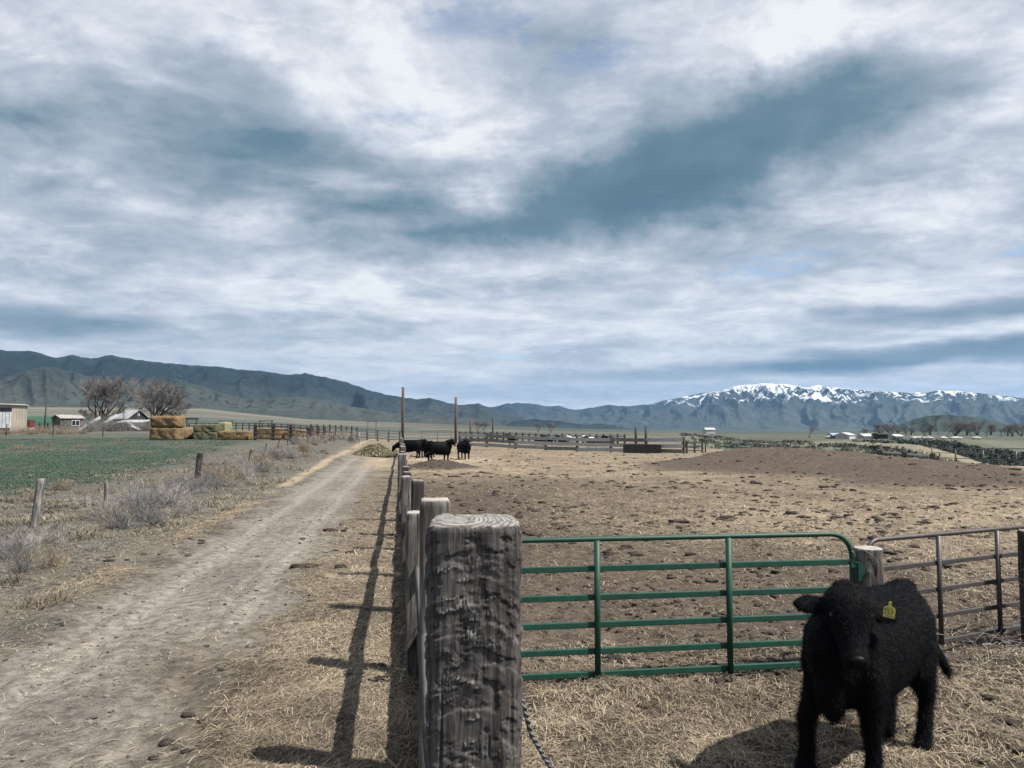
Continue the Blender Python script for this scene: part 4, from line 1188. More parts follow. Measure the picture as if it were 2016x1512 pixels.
rail_fence('corral_fence', 'long low dark corral fence behind the hay bales', 'fence', xy(372, 112), xy(640, 118), 22, 1.25, (.45, .85, 1.2), M_RAIL_DARK, M_RAIL_DARK, .17, .10, .05)
rail_fence('stock_fence', 'dark stock pen fence behind the log cabin and barn', 'fence', xy(62, 150), xy(300, 150), 16, 1.4, (.5, 1.0, 1.35), M_RAIL_DARK, M_RAIL_DARK, .2, .12, .05)
rail_fence('back_fence', 'dark post fence of the next pen seen behind wide plank fence', 'fence', xy(905, 112), xy(1230, 104), 26, 1.45, (.75, 1.25), M_RAIL_DARK, M_BOARD, .22, .15, .05)
rail_fence('broken_rail_fence', 'low pale rail fence on dark posts beyond the manure mound', 'fence', xy(1733, 58.5), xy(1836, 49.5), 3, .62, (.12, .50), M_TIE_DARK, M_B2, .26, .13, .05)
rail_fence('ravine_fence', 'thin dark pipe fence along the edge of sage filled ravine', 'fence', xy(1836, 51), xy(2080, 35.5), 5, .98, (.35, .65, .95), M_STEEL, M_STEEL, .09, .05, .045, True, False, .01)
rail_fence('gap_gate', 'short dark plank gate beside the end of wide plank fence', 'gate', xy(1352, 71), xy(1383, 72), 3, 1.05, (.25, .6, .95), M_RAIL_DARK, M_RAIL_DARK, .13, .10, .05)
rail_fence('sage_fence', 'thin brown pipe fence between sage slope and manure mound', 'fence', xy(1430, 82), xy(1535, 78), 6, 1.15, (.3, .7, 1.1), M_STEEL, M_STEEL, .08, .05, .05, True, False, .02)


def pole(px, Y, ytop, r, mat, label, group=None, lean=0.0, name='pole'):
    p = at(px, Y); top = zpix(ytop, Y) - p.z
    mb = MB(); mb.tube([(0, 0, -.1), (lean * .5, 0, top * .5), (lean, 0, top)], [r * 1.06, r, r * .92], 12)
    o = mb.build(name, mat, None, True, p); return tag(o, label, 'pole', group)


pole(792.5, 72.3, 762, .135, M_POLE, 'tallest brown wooden pole at the end of feed fence')
pole(897, 84.2, 782, .135, M_POLE, 'tall brown wooden pole standing behind the black cattle')
pole(926, 108, 822, .12, M_POLE, 'short grey pole rising just behind the plank fence, near the tall pole')
pole(970, 112, 822, .11, M_RAIL_DARK, 'short dark pole behind the middle of the plank fence')
pole(1389, 73, 869, .06, M_RAIL_DARK, 'thin dark post alone between plank gate and sage slope')
pole(1252, 76.5, 841, .13, M_RAIL_DARK, 'thick dark pole standing behind the water trough', 'poles behind the water trough')
pole(1272, 76.0, 839, .13, M_RAIL_DARK, 'thick dark pole standing behind the water trough', 'poles behind the water trough')


def goal(px0, px1, Y, ytop, r, label, beam=.12):
    a = at(px0, Y); b = at(px1, Y); top = zpix(ytop, Y)
    root = thing('overhead_gate', label, 'gate', a)
    for q in (a, b):
        MB().tube([(q.x - a.x, 0, q.z - a.z - .1), (q.x - a.x, 0, top - a.z)], r, 8).build('post', M_RAIL_DARK, root, True)
    MB().bar((-.25, 0, top - a.z + beam / 2), (b.x - a.x + .25, 0, top - a.z + beam / 2), .15, beam).build('beam', M_RAIL_DARK, root)


goal(368, 387, 112, 826, .12, 'dark overhead gate frame just past the tall straw stack', .22)
goal(433, 457, 125, 829, .06, 'thin overhead gate frame behind the green bales', .07)
goal(511, 535, 120, 829, .13, 'thick posted overhead frame behind heavy plank fence', .10)
goal(724, 740, 125, 830, .05, 'thin overhead gate frame beyond the pale pipe fence', .06)

# water trough
tr = at(1264, 71.0)
trough = thing('water_trough', 'black rectangular stock water trough in front of the plank fence', 'trough', tr, -.14)
mb = MB(); mb.box((-1.72, -.5, 0), (1.72, -.44, .78)); mb.box((-1.72, .44, 0), (1.72, .5, .78)); mb.box((-1.72, -.438, 0), (-1.66, .438, .78)); mb.box((1.66, -.438, 0), (1.72, .438, .78)); mb.box((-1.658, -.438, .0), (1.658, .438, .1))
M_BLACK = mottled('black_rubber', (.008, .009, .010), (.018, .018, .020), 5, .6, .3)
mb.build('tank', M_BLACK, trough)
MB().tube([(.45, .2, .80), (.45, .2, 1.25), (.75, .55, 1.55), (1.0, .7, 1.55)], .04, 8).build('fill_pipe', M_STEEL, trough, True)
MB().box((-1.655, -.435, .6), (1.655, .435, .62)).build('water', mottled('trough_water', (.02, .03, .035), (.03, .04, .05), 2, .05, .5), trough)

# ---- bales
def straw_bale_material(name, c0, c1, c2):
    n = material(name, .95, .1)
    p = n.node('ShaderNodeTexCoord').outputs['Object']; rnd = n.node('ShaderNodeObjectInfo').outputs['Random']
    p = n.vm('ADD', p, n.comb(n.m('MULTIPLY', rnd, 9.0), 0.0, n.m('MULTIPLY', rnd, 5.0)))
    a = n.noise(n.mapping(p, scale=(1, 1, .6)), 13, 6, .7, .8); b = n.noise(n.mapping(p, scale=(2.6, .4, .25)), 3.0, 4, .6)
    c = n.mix(n.rng(a, .32, .68), c0, c1); c = n.mix(n.rng(b, .50, .72), c, c2)
    n.put(n.b.inputs['Base Color'], c); bump(n, n.m('ADD', a, b), 1.0, .16)
    return n.mat


M_STRAW_B = straw_bale_material('straw_bale', (.085, .055, .030), (.285, .205, .118), (.160, .105, .056))
M_HAY_B = straw_bale_material('green_hay_bale', (.066, .072, .044), (.150, .155, .096), (.100, .105, .066))
M_HAY_L = straw_bale_material('pale_hay_bale', (.160, .170, .095), (.290, .290, .175), (.220, .225, .130))


def bale_mesh(L, D, Hh, mat, seed, rnd=.12, res=.11):
    bm = bmesh.new(); bmesh.ops.create_cube(bm, size=1.0)
    bmesh.ops.subdivide_edges(bm, edges=bm.edges[:], cuts=13, use_grid_fill=True)
    V = np.array([v.co[:] for v in bm.verts]) * 2
    # soften the corners
    q = V * np.array([L, D, Hh]) / 2; inner = np.array([L, D, Hh]) / 2 - rnd
    c = np.clip(q, -inner, inner); dlt = q - c; l = np.linalg.norm(dlt, axis=1, keepdims=True)
    q = c + np.where(l > 1e-6, dlt / np.maximum(l, 1e-6) * np.minimum(l, rnd), 0)
    nn = V / np.linalg.norm(V, axis=1, keepdims=True)
    q += nn * ((fbm(q[:, 0] * 2.5 + q[:, 2] * 1.7 + seed, q[:, 1] * 2.5 + q[:, 2] * 2.1, 4, seed) - .5) * .20)[:, None]
    # string grooves
    q[:, 2] -= np.sign(V[:, 2]) * .03 * (np.abs(((q[:, 1] / D + .5) * 5) % 1 - .5) > .44) * (np.abs(V[:, 2]) > .8)
    for v, co in zip(bm.verts, q): v.co = co + np.array([0, 0, Hh / 2])
    me = bpy.data.meshes.new('bale'); bm.to_mesh(me); bm.free(); me.materials.append(mat)
    me.polygons.foreach_set('use_smooth', [True] * len(me.polygons)); return me


def put_bale(px0, px1, Y, z0, Hh, D, mat, seed, label, rot=-.16, rnd=.14, group=None):
    c = at((px0 + px1) / 2, Y + D / 2); w = (px1 - px0) / F * Y
    L = (w - abs(math.sin(rot)) * D) / math.cos(rot)
    o = add('bale', bale_mesh(L, D, Hh, mat, seed, rnd), None, (c.x, c.y, c.z + z0 - .03), rot)
    return tag(o, label, 'bale', group)


put_bale(297, 360, 75, 0, 1.22, 1.5, M_STRAW_B, 3, 'large golden straw bale at the bottom of the two high stack')
put_bale(297, 362, 75, 1.19, 1.20, 1.6, M_STRAW_B, 4, 'large rounded straw bale on top of the two high stack', rnd=.32)
put_bale(352, 379, 75.6, 0, 1.25, 2.4, M_STRAW_B, 5, 'broken straw bale slumped against the end of the two high stack', rot=-.35, rnd=.42)
put_bale(384, 431, 76, 0, .78, 1.3, M_HAY_B, 6, 'grey green hay bale under another beside straw stack', rot=0.02)
put_bale(384, 431, 76, .76, .76, 1.3, M_HAY_B, 7, 'grey green hay bale laid on top of another', rot=0.02, rnd=.08)
put_bale(431, 454, 78, .0, 1.72, 1.2, M_HAY_L, 8, 'upright pale green hay bale behind the low straw bale', rot=-.25)
put_bale(430, 496, 74.5, 0, .88, 1.2, M_STRAW_B, 9, 'low reddish straw bale beside the green bales', rot=-.10)
put_bale(507, 556, 78, 0, 1.15, 1.3, M_STRAW_B, 10, 'straw bale behind first span of heavy plank fence', rot=0)
put_bale(561, 604, 78.5, 0, 1.05, 1.3, M_STRAW_B, 11, 'darker straw bale behind second span of heavy plank fence', rot=0)

# ---- metal shed at the edge
M_BEIGE = mottled('beige_siding', (.26, .235, .195), (.33, .30, .25), 1.2, .6, .3)
M_WHITE = mottled('white_sheet', (.30, .32, .35), (.42, .43, .45), 1.0, .55, .3)
M_DARKGLASS = mottled('dark_opening', (.006, .007, .010), (.012, .013, .016), 2, .3, .4)
sh = at(46, 120); sx0 = 0.0
shed = thing('metal_shed', 'beige ribbed metal shed with white sliding door and dark window strip', 'shed', sh, .50)
mb = MB()
mb.box((-12, 0, -.3), (sx0, 7, 3.95))
# ribs on the face and the end wall
mb.build('wall', M_BEIGE, shed)
for k in range(30):
    x = sx0 - .15 - k * .40
    if x < -11.9: break
    MB().box((x - .03, -.045, -.25), (x + .03, -.003, 3.93)).build('rib', M_BEIGE, shed)
MB().bar((-12.2, 3.5, 4.35), (sx0 + .25, 3.5, 4.02), 7.6, .14).build('roof', M_WHITE, shed)
MB().box((-6.0, -.14, .42), (sx0 - 1.65, -.06, 2.85)).build('sliding_door', M_WHITE, shed)
for k in range(10):
    x = sx0 - 1.9 - k * .45
    MB().box((x - .02, -.17, .44), (x + .02, -.143, 2.83)).build('door_rib', M_STEEL, shed)
MB().box((-6.0, -.12, 3.0), (sx0 - 1.6, -.06, 3.55)).build('window_strip', M_DARKGLASS, shed)
MB().box((-6.0, -.12, -.2), (sx0 - 1.8, -.06, .40)).build('door_gap', M_DARKGLASS, shed)

# ---- log cabin
cb = at(133, 146)
cab = thing('log_cabin', 'small old grey log cabin with one white framed window', 'cabin', cb, .95)
M_LOG = wood_material('old_log', (.050, .046, .044), (.120, .112, .104), (.220, .210, .196), .35, .4)
W_, D_ = 3.9, 3.2
MB().box((-W_ / 2 + .12, -D_ / 2 + .12, 0), (W_ / 2 - .12, D_ / 2 - .12, 2.05)).build('wall', M_RAIL_DARK, cab)
for k in range(8):
    z = .16 + k * .26; r_ = .115
    for sy in (-1, 1):
        MB().tube([(-W_ / 2 - .12, sy * (D_ / 2), z), (W_ / 2 + .12, sy * (D_ / 2), z)], r_, 7).build('log', M_LOG, cab, True)
    for sxx in (-1, 1):
        MB().tube([(sxx * (W_ / 2), -D_ / 2 - .12, z + .13), (sxx * (W_ / 2), D_ / 2 + .12, z + .13)], r_, 7).build('log', M_LOG, cab, True)
mb = MB(); rx, ry = W_ / 2 + .35, D_ / 2 + .35
mb.raw([(-rx, -ry, 2.15), (rx, -ry, 2.15), (rx, 0, 2.75), (-rx, 0, 2.75), (-rx, ry, 2.15), (rx, ry, 2.15), (-rx, -ry, 2.27), (rx, -ry, 2.27), (rx, 0, 2.87), (-rx, 0, 2.87), (-rx, ry, 2.27), (rx, ry, 2.27)],
       [(1, 0, 3, 2), (2, 3, 4, 5), (6, 7, 8, 9), (9, 8, 11, 10), (0, 1, 7, 6), (5, 4, 10, 11), (1, 2, 8, 7), (2, 5, 11, 8), (3, 0, 6, 9), (4, 3, 9, 10)])
mb.build('roof', mottled('tin_roof', (.16, .155, .15), (.27, .265, .26), 2, .6, .3), cab)
win = MB().box((-.05, -D_ / 2 - .17, .85), (1.25, -D_ / 2 - .125, 1.75)).build('window', M_DARKGLASS, cab)
mb = MB()
for a, b in (((-.13, .75), (1.33, .85)), ((-.13, 1.75), (1.33, 1.85)), ((-.13, .853), (-.05, 1.747)), ((1.25, .853), (1.33, 1.747)), ((.56, .853), (.64, 1.747))):
    mb.box((a[0], -D_ / 2 - .22, a[1]), (b[0], -D_ / 2 - .172, b[1]))
mb.build('window_frame', M_WHITE, win)

# ---- barn and low white roof
bn = at(272, 195)
barn = thing('gable_barn', 'dark gabled barn with pale roof behind the bare trees', 'barn', bn, .95)
mb = MB(); mb.raw([(-2.4, 0, 0), (2.4, 0, 0), (2.4, 9, 0), (-2.4, 9, 0), (-2.4, 0, 3.0), (2.4, 0, 3.0), (2.4, 9, 3.0), (-2.4, 9, 3.0), (0, 0, 4.9), (0, 9, 4.9)], [(0, 1, 5, 8, 4), (1, 2, 6, 5), (2, 3, 7, 9, 6), (3, 0, 4, 7), (4, 8, 9, 7), (8, 5, 6, 9)])
mb.build('wall', mottled('dark_barn', (.016, .014, .018), (.030, .026, .030), 1.5, .8), barn)
mb = MB(); mb.raw([(-3.0, -.4, 2.75), (0, -.4, 5.05), (0, 9.4, 5.05), (-3.0, 9.4, 2.75), (-3.0, -.4, 2.6), (0, -.4, 4.92), (0, 9.4, 4.92), (-3.0, 9.4, 2.6)], [(0, 1, 2, 3), (7, 6, 5, 4), (0, 4, 5, 1), (3, 2, 6, 7), (0, 3, 7, 4), (1, 5, 6, 2)])
mb.raw([(3.0, -.4, 2.75), (.02, -.4, 5.05), (.02, 9.4, 5.05), (3.0, 9.4, 2.75), (3.0, -.4, 2.6), (.02, -.4, 4.92), (.02, 9.4, 4.92), (3.0, 9.4, 2.6)], [(3, 2, 1, 0), (4, 5, 6, 7), (1, 5, 4, 0), (7, 6, 2, 3), (4, 7, 3, 0), (2, 6, 5, 1)])
mb.build('roof', mottled('grey_tin', (.20, .21, .22), (.30, .31, .32), 1, .5, .4), barn)
MB().box((-.25, -.06, 3.4), (.25, -.02, 4.1)).build('loft_door', M_WHITE, barn)
ls = at(254, 180)
low = thing('low_shed', 'long low shed with white metal roof in front of gabled barn', 'shed', ls)
MB().box((-3.4, 0, 0), (3.4, 4, 1.55)).build('wall', M_RAIL_DARK, low)
mb = MB(); mb.raw([(-3.2, -.4, 1.60), (3.2, -.4, 1.60), (3.2, 4.4, 2.25), (-3.2, 4.4, 2.25), (-3.2, -.4, 1.72), (3.2, -.4, 1.72), (3.2, 4.4, 2.37), (-3.2, 4.4, 2.37)], ((0, 3, 2, 1), (4, 5, 6, 7), (0, 1, 5, 4), (1, 2, 6, 5), (2, 3, 7, 6), (3, 0, 4, 7))); mb.build('roof', M_WHITE, low)

# power pole with a small arm
pp = at(87, 150); ph = zpix(790, 150) - pp.z
upole = thing('utility_pole', 'thin dark utility pole between metal shed and log cabin', 'pole', pp)
MB().tube([(0, 0, -.2), (.25, 0, ph)], [.16, .12], 10).build('pole_shaft', M_RAIL_DARK, upole, True)
MB().bar((.24, 0, ph - .25), (.9, 0, ph - .15), .06, .06).build('lamp_arm', M_STEEL, upole)
for i, (px, Y, yt) in enumerate(((243, 190, 802), (272, 186, 806), (249, 205, 803))):
    pole(px, Y, yt, .09, M_RAIL_DARK, 'thin dark pole standing beside the gabled barn', 'thin poles by the barn')

# red trailer and heaped junk
rt = at(52, 135)
red = thing('red_trailer', 'small dark red box trailer beside the metal shed', 'trailer', rt)
M_RED = mottled('faded_red', (.085, .018, .020), (.13, .030, .030), 2, .6)
MB().box((-.5, 0, .45), (.5, 1.6, 1.75)).build('box_body', M_RED, red)
for s_ in (-1, 1): MB().tube([(s_ * .45, .5, .3), (s_ * .60, .5, .3)], .3, 14).build('wheel', M_BLACK, red, True)
for i, (px, w, h, m_, lab) in enumerate(((62, 1.1, .5, M_WHITE, 'white scrap panel lying beside the red trailer'), (72, 1.4, .6, M_RED, 'rusty red scrap heap near the thin utility pole'), (96, .9, .8, M_BLACK, 'black drum shaped scrap left of the log cabin'))):
    p = at(px, 134); mb = MB()
    for q in range(7):
        M = Matrix.Translation((RR.uniform(-w / 2, w / 2), RR.uniform(-.3, .3), RR.uniform(.05, h * .6))) @ Matrix.Rotation(RR.uniform(-.6, .6), 4, 'Y') @ Matrix.Rotation(RR.uniform(0, 3), 4, 'Z')
        mb.box((-w * .25, -.15, -.08), (w * .25, .15, .10), M)
    tag(mb.build('scrap', m_, None, False, p), lab, 'scrap')

# fallen boards
def board(px0, y0, px1, y1, Y, w, mat, label, dY=0.0):
    a = ray(px0, y0, Y); b = ray(px1, y1, Y + dY)
    mb = MB(); mb.bar((0, 0, 0), b - a, .35, w)
    tag(mb.build('fallen_board', mat, None, False, a), label, 'board')


board(124, 858, 170, 846, 118, .35, M_RAIL_DARK, 'dark fallen beam lying on the grass beside brush heap', 3)
board(150, 851, 197, 822, 121, .38, M_WHITE, 'long white fallen board propped up on the brush heap', 4)
board(196, 838, 232, 818, 126, .30, M_B2, 'grey leaning pole resting behind the brush heap', 4)
board(252, 832, 288, 852, 118, .30, M_WHITE, 'pale fallen board sloping down toward the straw stack, upper one', 2)
board(258, 838, 296, 856, 114, .28, M_B2, 'pale fallen board sloping down toward the straw stack, lower one', 2)
board(247, 846, 270, 841, 116, .5, M_RAIL_DARK, 'dark fallen timber among the pale boards', 1)

# rusty implement beside the plank fence
im = at(638, 86); imp = thing('hay_rake', 'rusty red hay rake frame parked by dark leaning fence', 'farm implement', im)
M_RUST = mottled('rust', (.050, .022, .018), (.095, .045, .036), 6, .8)
for k in range(6):
    MB().tube([(-.9 + k * .36, 0, .95), (-.9 + k * .36, -.35, .7), (-.9 + k * .36, -.4, .25), (-.9 + k * .36, -.1, .05)], .025, 5).build('tine', M_RUST, imp, True)
MB().bar((-1.1, 0, .97), (1.1, 0, .97), .09, .09).build('frame', M_RUST, imp)
for s_ in (-1, 1):
    wpts = [(s_ * 1.15, .55 * math.cos(a), .55 + .55 * math.sin(a)) for a in np.linspace(0, 2 * math.pi, 20)]
    wh = MB().tube(wpts, .035, 6).build('wheel', M_RUST, imp, True)
    for q in range(4):
        a = q * math.pi / 4; MB().bar((s_ * 1.15, .52 * math.cos(a), .55 + .52 * math.sin(a)), (s_ * 1.15, -.52 * math.cos(a), .55 - .52 * math.sin(a)), .02, .02).build('spoke', M_RUST, wh)
MB().tube([(.2, 0, 1.0), (.35, .4, 1.7)], .03, 6).build('lever', M_RUST, imp, True)

# ---- bare trees
M_BARK = mottled('grey_bark', (.030, .027, .026), (.060, .054, .050), 3, .9)
M_TWIG = mottled('grey_twigs', (.110, .106, .108), (.165, .160, .160), .4, .9, coord='World')


def bare_tree_meshes(seed, height, spread, trunks=3, depth=6, ntw=4):
    r = random.Random(seed); A = MB(); B = MB()
    def grow(p, d, ln, rad, lv):
        rad = max(rad, .019 if lv >= depth - 1 else .034)
        pts = [p.copy()]; rr = [rad]; n_ = 3
        for i in range(n_):
            d = (d + Vector((r.gauss(0, .13), r.gauss(0, .13), r.gauss(.02, .10)))).normalized()
            p = p + d * (ln / n_); pts.append(p.copy()); rr.append(max(rad * (1 - .42 * (i + 1) / n_), .014))
        (A if lv < 3 else B).tube(pts, rr, 7 if lv < 2 else (4 if lv < 4 else 3), lv == 0)
        if lv >= depth: return
        kids = r.choice((2, 3, 3)) if lv < depth - 2 else ntw + 1
        for q in range(kids):
            ax = Vector((r.gauss(0, 1), r.gauss(0, 1), r.gauss(0, .4))).normalized()
            nd = (d + ax * r.uniform(.35, .85) * spread + Vector((0, 0, .10))).normalized()
            st_ = pts[-1] if q < 2 else pts[r.choice((1, 2))]
            grow(st_, nd, ln * r.uniform(.62, .86), rr[-1] * r.uniform(.62, .85), lv + 1)
    for k in range(trunks):
        a = 2 * math.pi * k / trunks + r.uniform(-.4, .4)
        t = .42 if trunks > 1 else .05
        grow(Vector((.18 * math.cos(a), .18 * math.sin(a), -.1)), Vector((t * math.cos(a), t * math.sin(a), 1)).normalized(), height * .25, height * .026, 0)
    zmax = max(v[2] for v in B.v); k = height / zmax
    for M_ in (A, B): M_.v = [(x * k, y * k, z * k) for x, y, z in M_.v]
    return A.mesh('trunk', M_BARK, True), B.mesh('crown', M_TWIG, True)


def put_tree(meshes, p, rot, sc, label, cat='tree', group=None, name='bare_tree'):
    o = thing(name, label, cat, p, rot, group); o.scale = (sc, sc, sc)
    add('trunk', meshes[0], o); add('crown', meshes[1], o)
    return o


T1 = bare_tree_meshes(5, 13.0, 1.0, 5); T2 = bare_tree_meshes(9, 12.0, 1.05, 4); T3 = bare_tree_meshes(14, 7.6, 1.1, 2); T4 = bare_tree_meshes(23, 8.0, 1.0, 1, 5, 4)
put_tree(T1, at(196, 172), .4, 1.0, 'largest bare many stemmed tree behind the log cabin and brush heap')
put_tree(T2, at(306, 168), 1.1, 1.0, 'bare spreading tree rising behind the tall straw stack')
put_tree(T3, at(340, 170), 2.0, .98, 'smaller bare tree with forked trunk right behind the straw bales')
put_tree(T3, at(168, 176), 4.0, .72, 'low bare tree between log cabin and largest bare tree')
put_tree(T4, at(250, 200), 1.0, 1.1, 'slender bare tree beside the gabled barn', name='bare_tree')
# tree line on the bench at the right
G_TL = 'distant bare trees on the bench beyond the ravine'
for i in range(30):
    px = 1700 + i * 13.5 + RR.uniform(-6, 6); Y = RR.uniform(500, 580)
    q_ = 'bare tree in the far row just behind the farm sheds' if px < 1790 else ('bare tree in the far row behind the parked white vehicles' if px < 1870 else ('taller dark bare tree in the far row below the dark hill' if px < 1935 else 'bare tree in the far row past the tallest dark trees'))
    put_tree(RR.choice((T1, T2, T3, T4)), at(px, Y), RR.uniform(0, 6), RR.uniform(.5, .82) * (1.25 if 1870 < px < 1930 else 1), q_, 'tree', q_.replace('bare tree', 'trees').replace('taller dark bare tree', 'tall trees'))
put_tree(T4, at(1592, 430), .5, .95, 'lone small bare tree at the left of the distant farm')
for px in (940, 952, 1060, 1085):
    put_tree(T3, at(px, 420), px, .8, 'small bare tree far beyond the plank fence', 'tree', 'scattered far trees in the valley')

# ---- distant farm on the bench
def far_building(px0, px1, Y, hw, hr, wall, roof, label, rot=0.0, gable=True, depth=9.0, name='farm_building', cat='building'):
    a = at(px0, Y); b = at(px1, Y); w = b.x - a.x; c = at((px0 + px1) / 2, Y)
    o = thing(name, label, cat, c, rot)
    MB().box((-w / 2, 0, -1.0), (w / 2, depth, hw)).build('wall', wall, o)
    mb = MB(); e = .4
    mb.raw([(-w / 2 - e, -e, hw + .02), (w / 2 + e, -e, hw + .02), (w / 2 + e, depth / 2, hr), (-w / 2 - e, depth / 2, hr), (-w / 2 - e, depth + e, hw + .02), (w / 2 + e, depth + e, hw + .02)], [(0, 1, 2, 3), (3, 2, 5, 4), (0, 3, 4), (1, 5, 2), (0, 4, 5, 1)])
    mb.build('roof', roof, o)
    return o


M_BLUE = mottled('blue_tin', (.16, .22, .28), (.24, .30, .36), .5, .5, .4)
M_FARW = mottled('far_white', (.32, .33, .35), (.42, .42, .43), .5, .6)
M_FGREEN = mottled('pale_green_wall', (.20, .25, .22), (.27, .31, .28), .5, .7)
M_FDARK = mottled('dark_timber', (.016, .014, .015), (.028, .025, .025), .5, .8)
f_ = far_building(1641, 1668, 425, 1.8, 3.2, mottled('grey_wall', (.12, .13, .14), (.18, .19, .20), .5), M_BLUE, 'long distant shed with blue grey roof across the ravine')
f_ = far_building(1669, 1687, 418, 2.2, 3.6, M_FARW, M_FARW, 'white gabled shed next to the blue roofed shed', .5)
far_building(1702, 1733, 430, 1.5, 2.9, M_FARW, M_FARW, 'low white roofed shed in the middle of distant farm')
far_building(1731, 1748, 424, 2.6, 3.3, M_FDARK, M_FDARK, 'dark open barn at the distant farm')
far_building(1749, 1763, 426, 1.8, 2.7, M_FARW, M_FDARK, 'white walled shed with dark roof beside the dark barn')
far_building(1764, 1779, 424, 1.6, 2.7, M_FGREEN, M_FARW, 'pale green shed at the right end of distant farm')
far_building(1390, 1408, 560, 3.0, 4.4, M_FARW, M_FARW, 'lone white house far beyond the sage slope', name='farm_house', cat='house')


def vehicle(px, Y, L, m_, label, group):
    p = at(px, Y); o = thing('parked_vehicle', label, 'vehicle', p, RR.uniform(-.3, .3), group)
    mb = MB(); mb.raw(*loft([((-L / 2, 0, .75), (0, 1, 0), .8, .25), ((-L / 2 + .3, 0, .8), (0, 1, 0), .9, .4), ((0, 0, .85), (0, 1, 0), .9, .45), ((L / 2 - .2, 0, .75), (0, 1, 0), .9, .35), ((L / 2, 0, .7), (0, 1, 0), .8, .2)], 10, 4)); mb.build('body', m_, o, True)
    mb = MB(); mb.raw(*loft([((-L * .28, 0, 1.25), (0, 1, 0), .7, .1), ((-L * .18, 0, 1.45), (0, 1, 0), .72, .28), ((L * .12, 0, 1.45), (0, 1, 0), .72, .28), ((L * .25, 0, 1.2), (0, 1, 0), .7, .08)], 10, 4)); mb.build('cabin', M_DARKGLASS if m_ is not M_FARW else M_FARW, o, True)
    for sx in (-.32, .32):
        for sy in (-.86, .86): MB().tube([(sx * L, sy - .1, .33), (sx * L, sy + .1, .33)], .33, 10).build('wheel', M_BLACK, o, True)


for px, L, m_ in ((1632, 4.2, M_FARW), (1802, 5.5, M_FARW), (1812, 5.0, M_FARW), (1828, 5.2, M_FARW), (1857, 4.2, M_FARW), (1882, 7.5, M_FARW), (1922, 4.5, M_FARW)):
    vehicle(px, 428, L, m_, 'tiny white vehicle parked on the bench beyond the ravine', 'white vehicles on the far bench')

# ---- cattle in the next pen, seen between the planks
G_C = 'cattle in the pen behind the plank fence'
M_CWHITE = mottled('white_hide', (.45, .44, .42), (.58, .57, .54), 3, .8)
cw = cow_side.copy(); cw.materials.clear(); cw.materials.append(M_CWHITE)
for i, (px, Y, ang, wht) in enumerate(((1010, 96, 80, 0), (1062, 99, -70, 0), (1080, 97, 95, 0), (1108, 101, 60, 0), (1131, 100, 85, 1), (1166, 96, 80, 0), (1180, 98, -85, 0), (1200, 101, 70, 0), (1160, 104, 70, 1))):
    p = at(px, Y)
    o = thing('cow', 'white faced pale cow glimpsed between planks of the back fence' if wht else 'dark cow glimpsed between planks of the back fence', 'cow', p, math.radians(ang), G_C + (' pale' if wht else ''))
    add('body', cw if wht else cow_side, o)

# ------------------------------------------------------------------ wire fence, hay pile, weeds, straw, clods
NR = np.random.RandomState(8)
wf = thing('wire_fence', 'old wire fence on leaning wooden and steel posts along the weedy road edge', 'fence', (0, 0, 0))
M_GREYPOST = wood_material('silvered_post', (.050, .048, .047), (.130, .128, .124), (.235, .230, .222), 1, .6)


def round_post(px, Y, ytop, r, mat, parent, lean=(0, 0), n=14, seed=1, split=False, label=None):
    p = at(px, Y); h = zpix(ytop, Y) - p.z
    zs = np.linspace(-.1, h, 26)
    me = tie_mesh('post', r * 2, r * 2, h, n * 2, zs, seed, r * (.10 if not split else .22), mat, 2.2, 4)
    o = add('post', me, parent, p); o.rotation_euler = (lean[1], lean[0], .3)
    if label: o['label'] = label
    return p, h


P_ = []
P_.append(round_post(66, 16.7, 942, .085, M_GREYPOST, wf, (.10, 0), 16, 3, True, 'cracked silvered post'))
P_.append(round_post(208, 20.5, 947, .055, M_GREYPOST, wf, (.0, 0), 12, 4))
P_.append(round_post(388, 33.5, 891, .125, M_RAIL_DARK, wf, (.10, 0), 14, 5, False, 'thick dark leaning post'))
P_.append(round_post(444, 36.5, 902, .05, M_GREYPOST, wf, (.0, 0), 10, 6))
for px, Y, yt, ln in ((488, 43, 884, .22), (519, 50, 873, .24), (545, 57, 866, .25), (566, 63, 864, .03)):
    p = at(px, Y); h = zpix(yt, Y) - p.z
    MB().bar((0, 0, -.1), (math.sin(ln) * h, 0, h), .06, .05, (0, 1, 0)).build('steel_post', M_RAIL_DARK, wf, False, p); P_.append((p, h))
for hz in (.35, .62, .9):
    pts = []
    for (p, h) in P_:
        pts.append((p.x, p.y - .06, p.z + hz * min(h, 1.15)))
    MB().tube(pts, .0035, 4, False).build('wire', M_GALV, wf)
ff = thing('field_fence', 'thin steel post fence along the far edge of green field', 'fence', (0, 0, 0))
Q_ = []
for px, Y, yt in ((12, 92, 834), (104, 90, 832), (202, 88, 840), (295, 83, 845), (397, 74, 840)):
    p = at(px, Y); h = zpix(yt, Y) - p.z
    MB().bar((0, 0, -.1), (.05, 0, h), .09, .07, (0, 1, 0)).build('steel_post', M_RAIL_DARK, ff, False, p); Q_.append((p, h))
for hz in (.4, .75):
    MB().tube([(p.x, p.y - .06, p.z + hz * h) for p, h in Q_], .007, 4, False).build('wire', M_GALV, ff)

# ---- ribbon scatter
def straw_material(name, ramp, rough=.8):
    n = material(name, rough, .18)
    a = n.node('ShaderNodeAttribute'); a.attribute_name = 'shade'
    n.put(n.b.inputs['Base Color'], n.ramp(a.outputs['Fac'], ramp))
    return n.mat


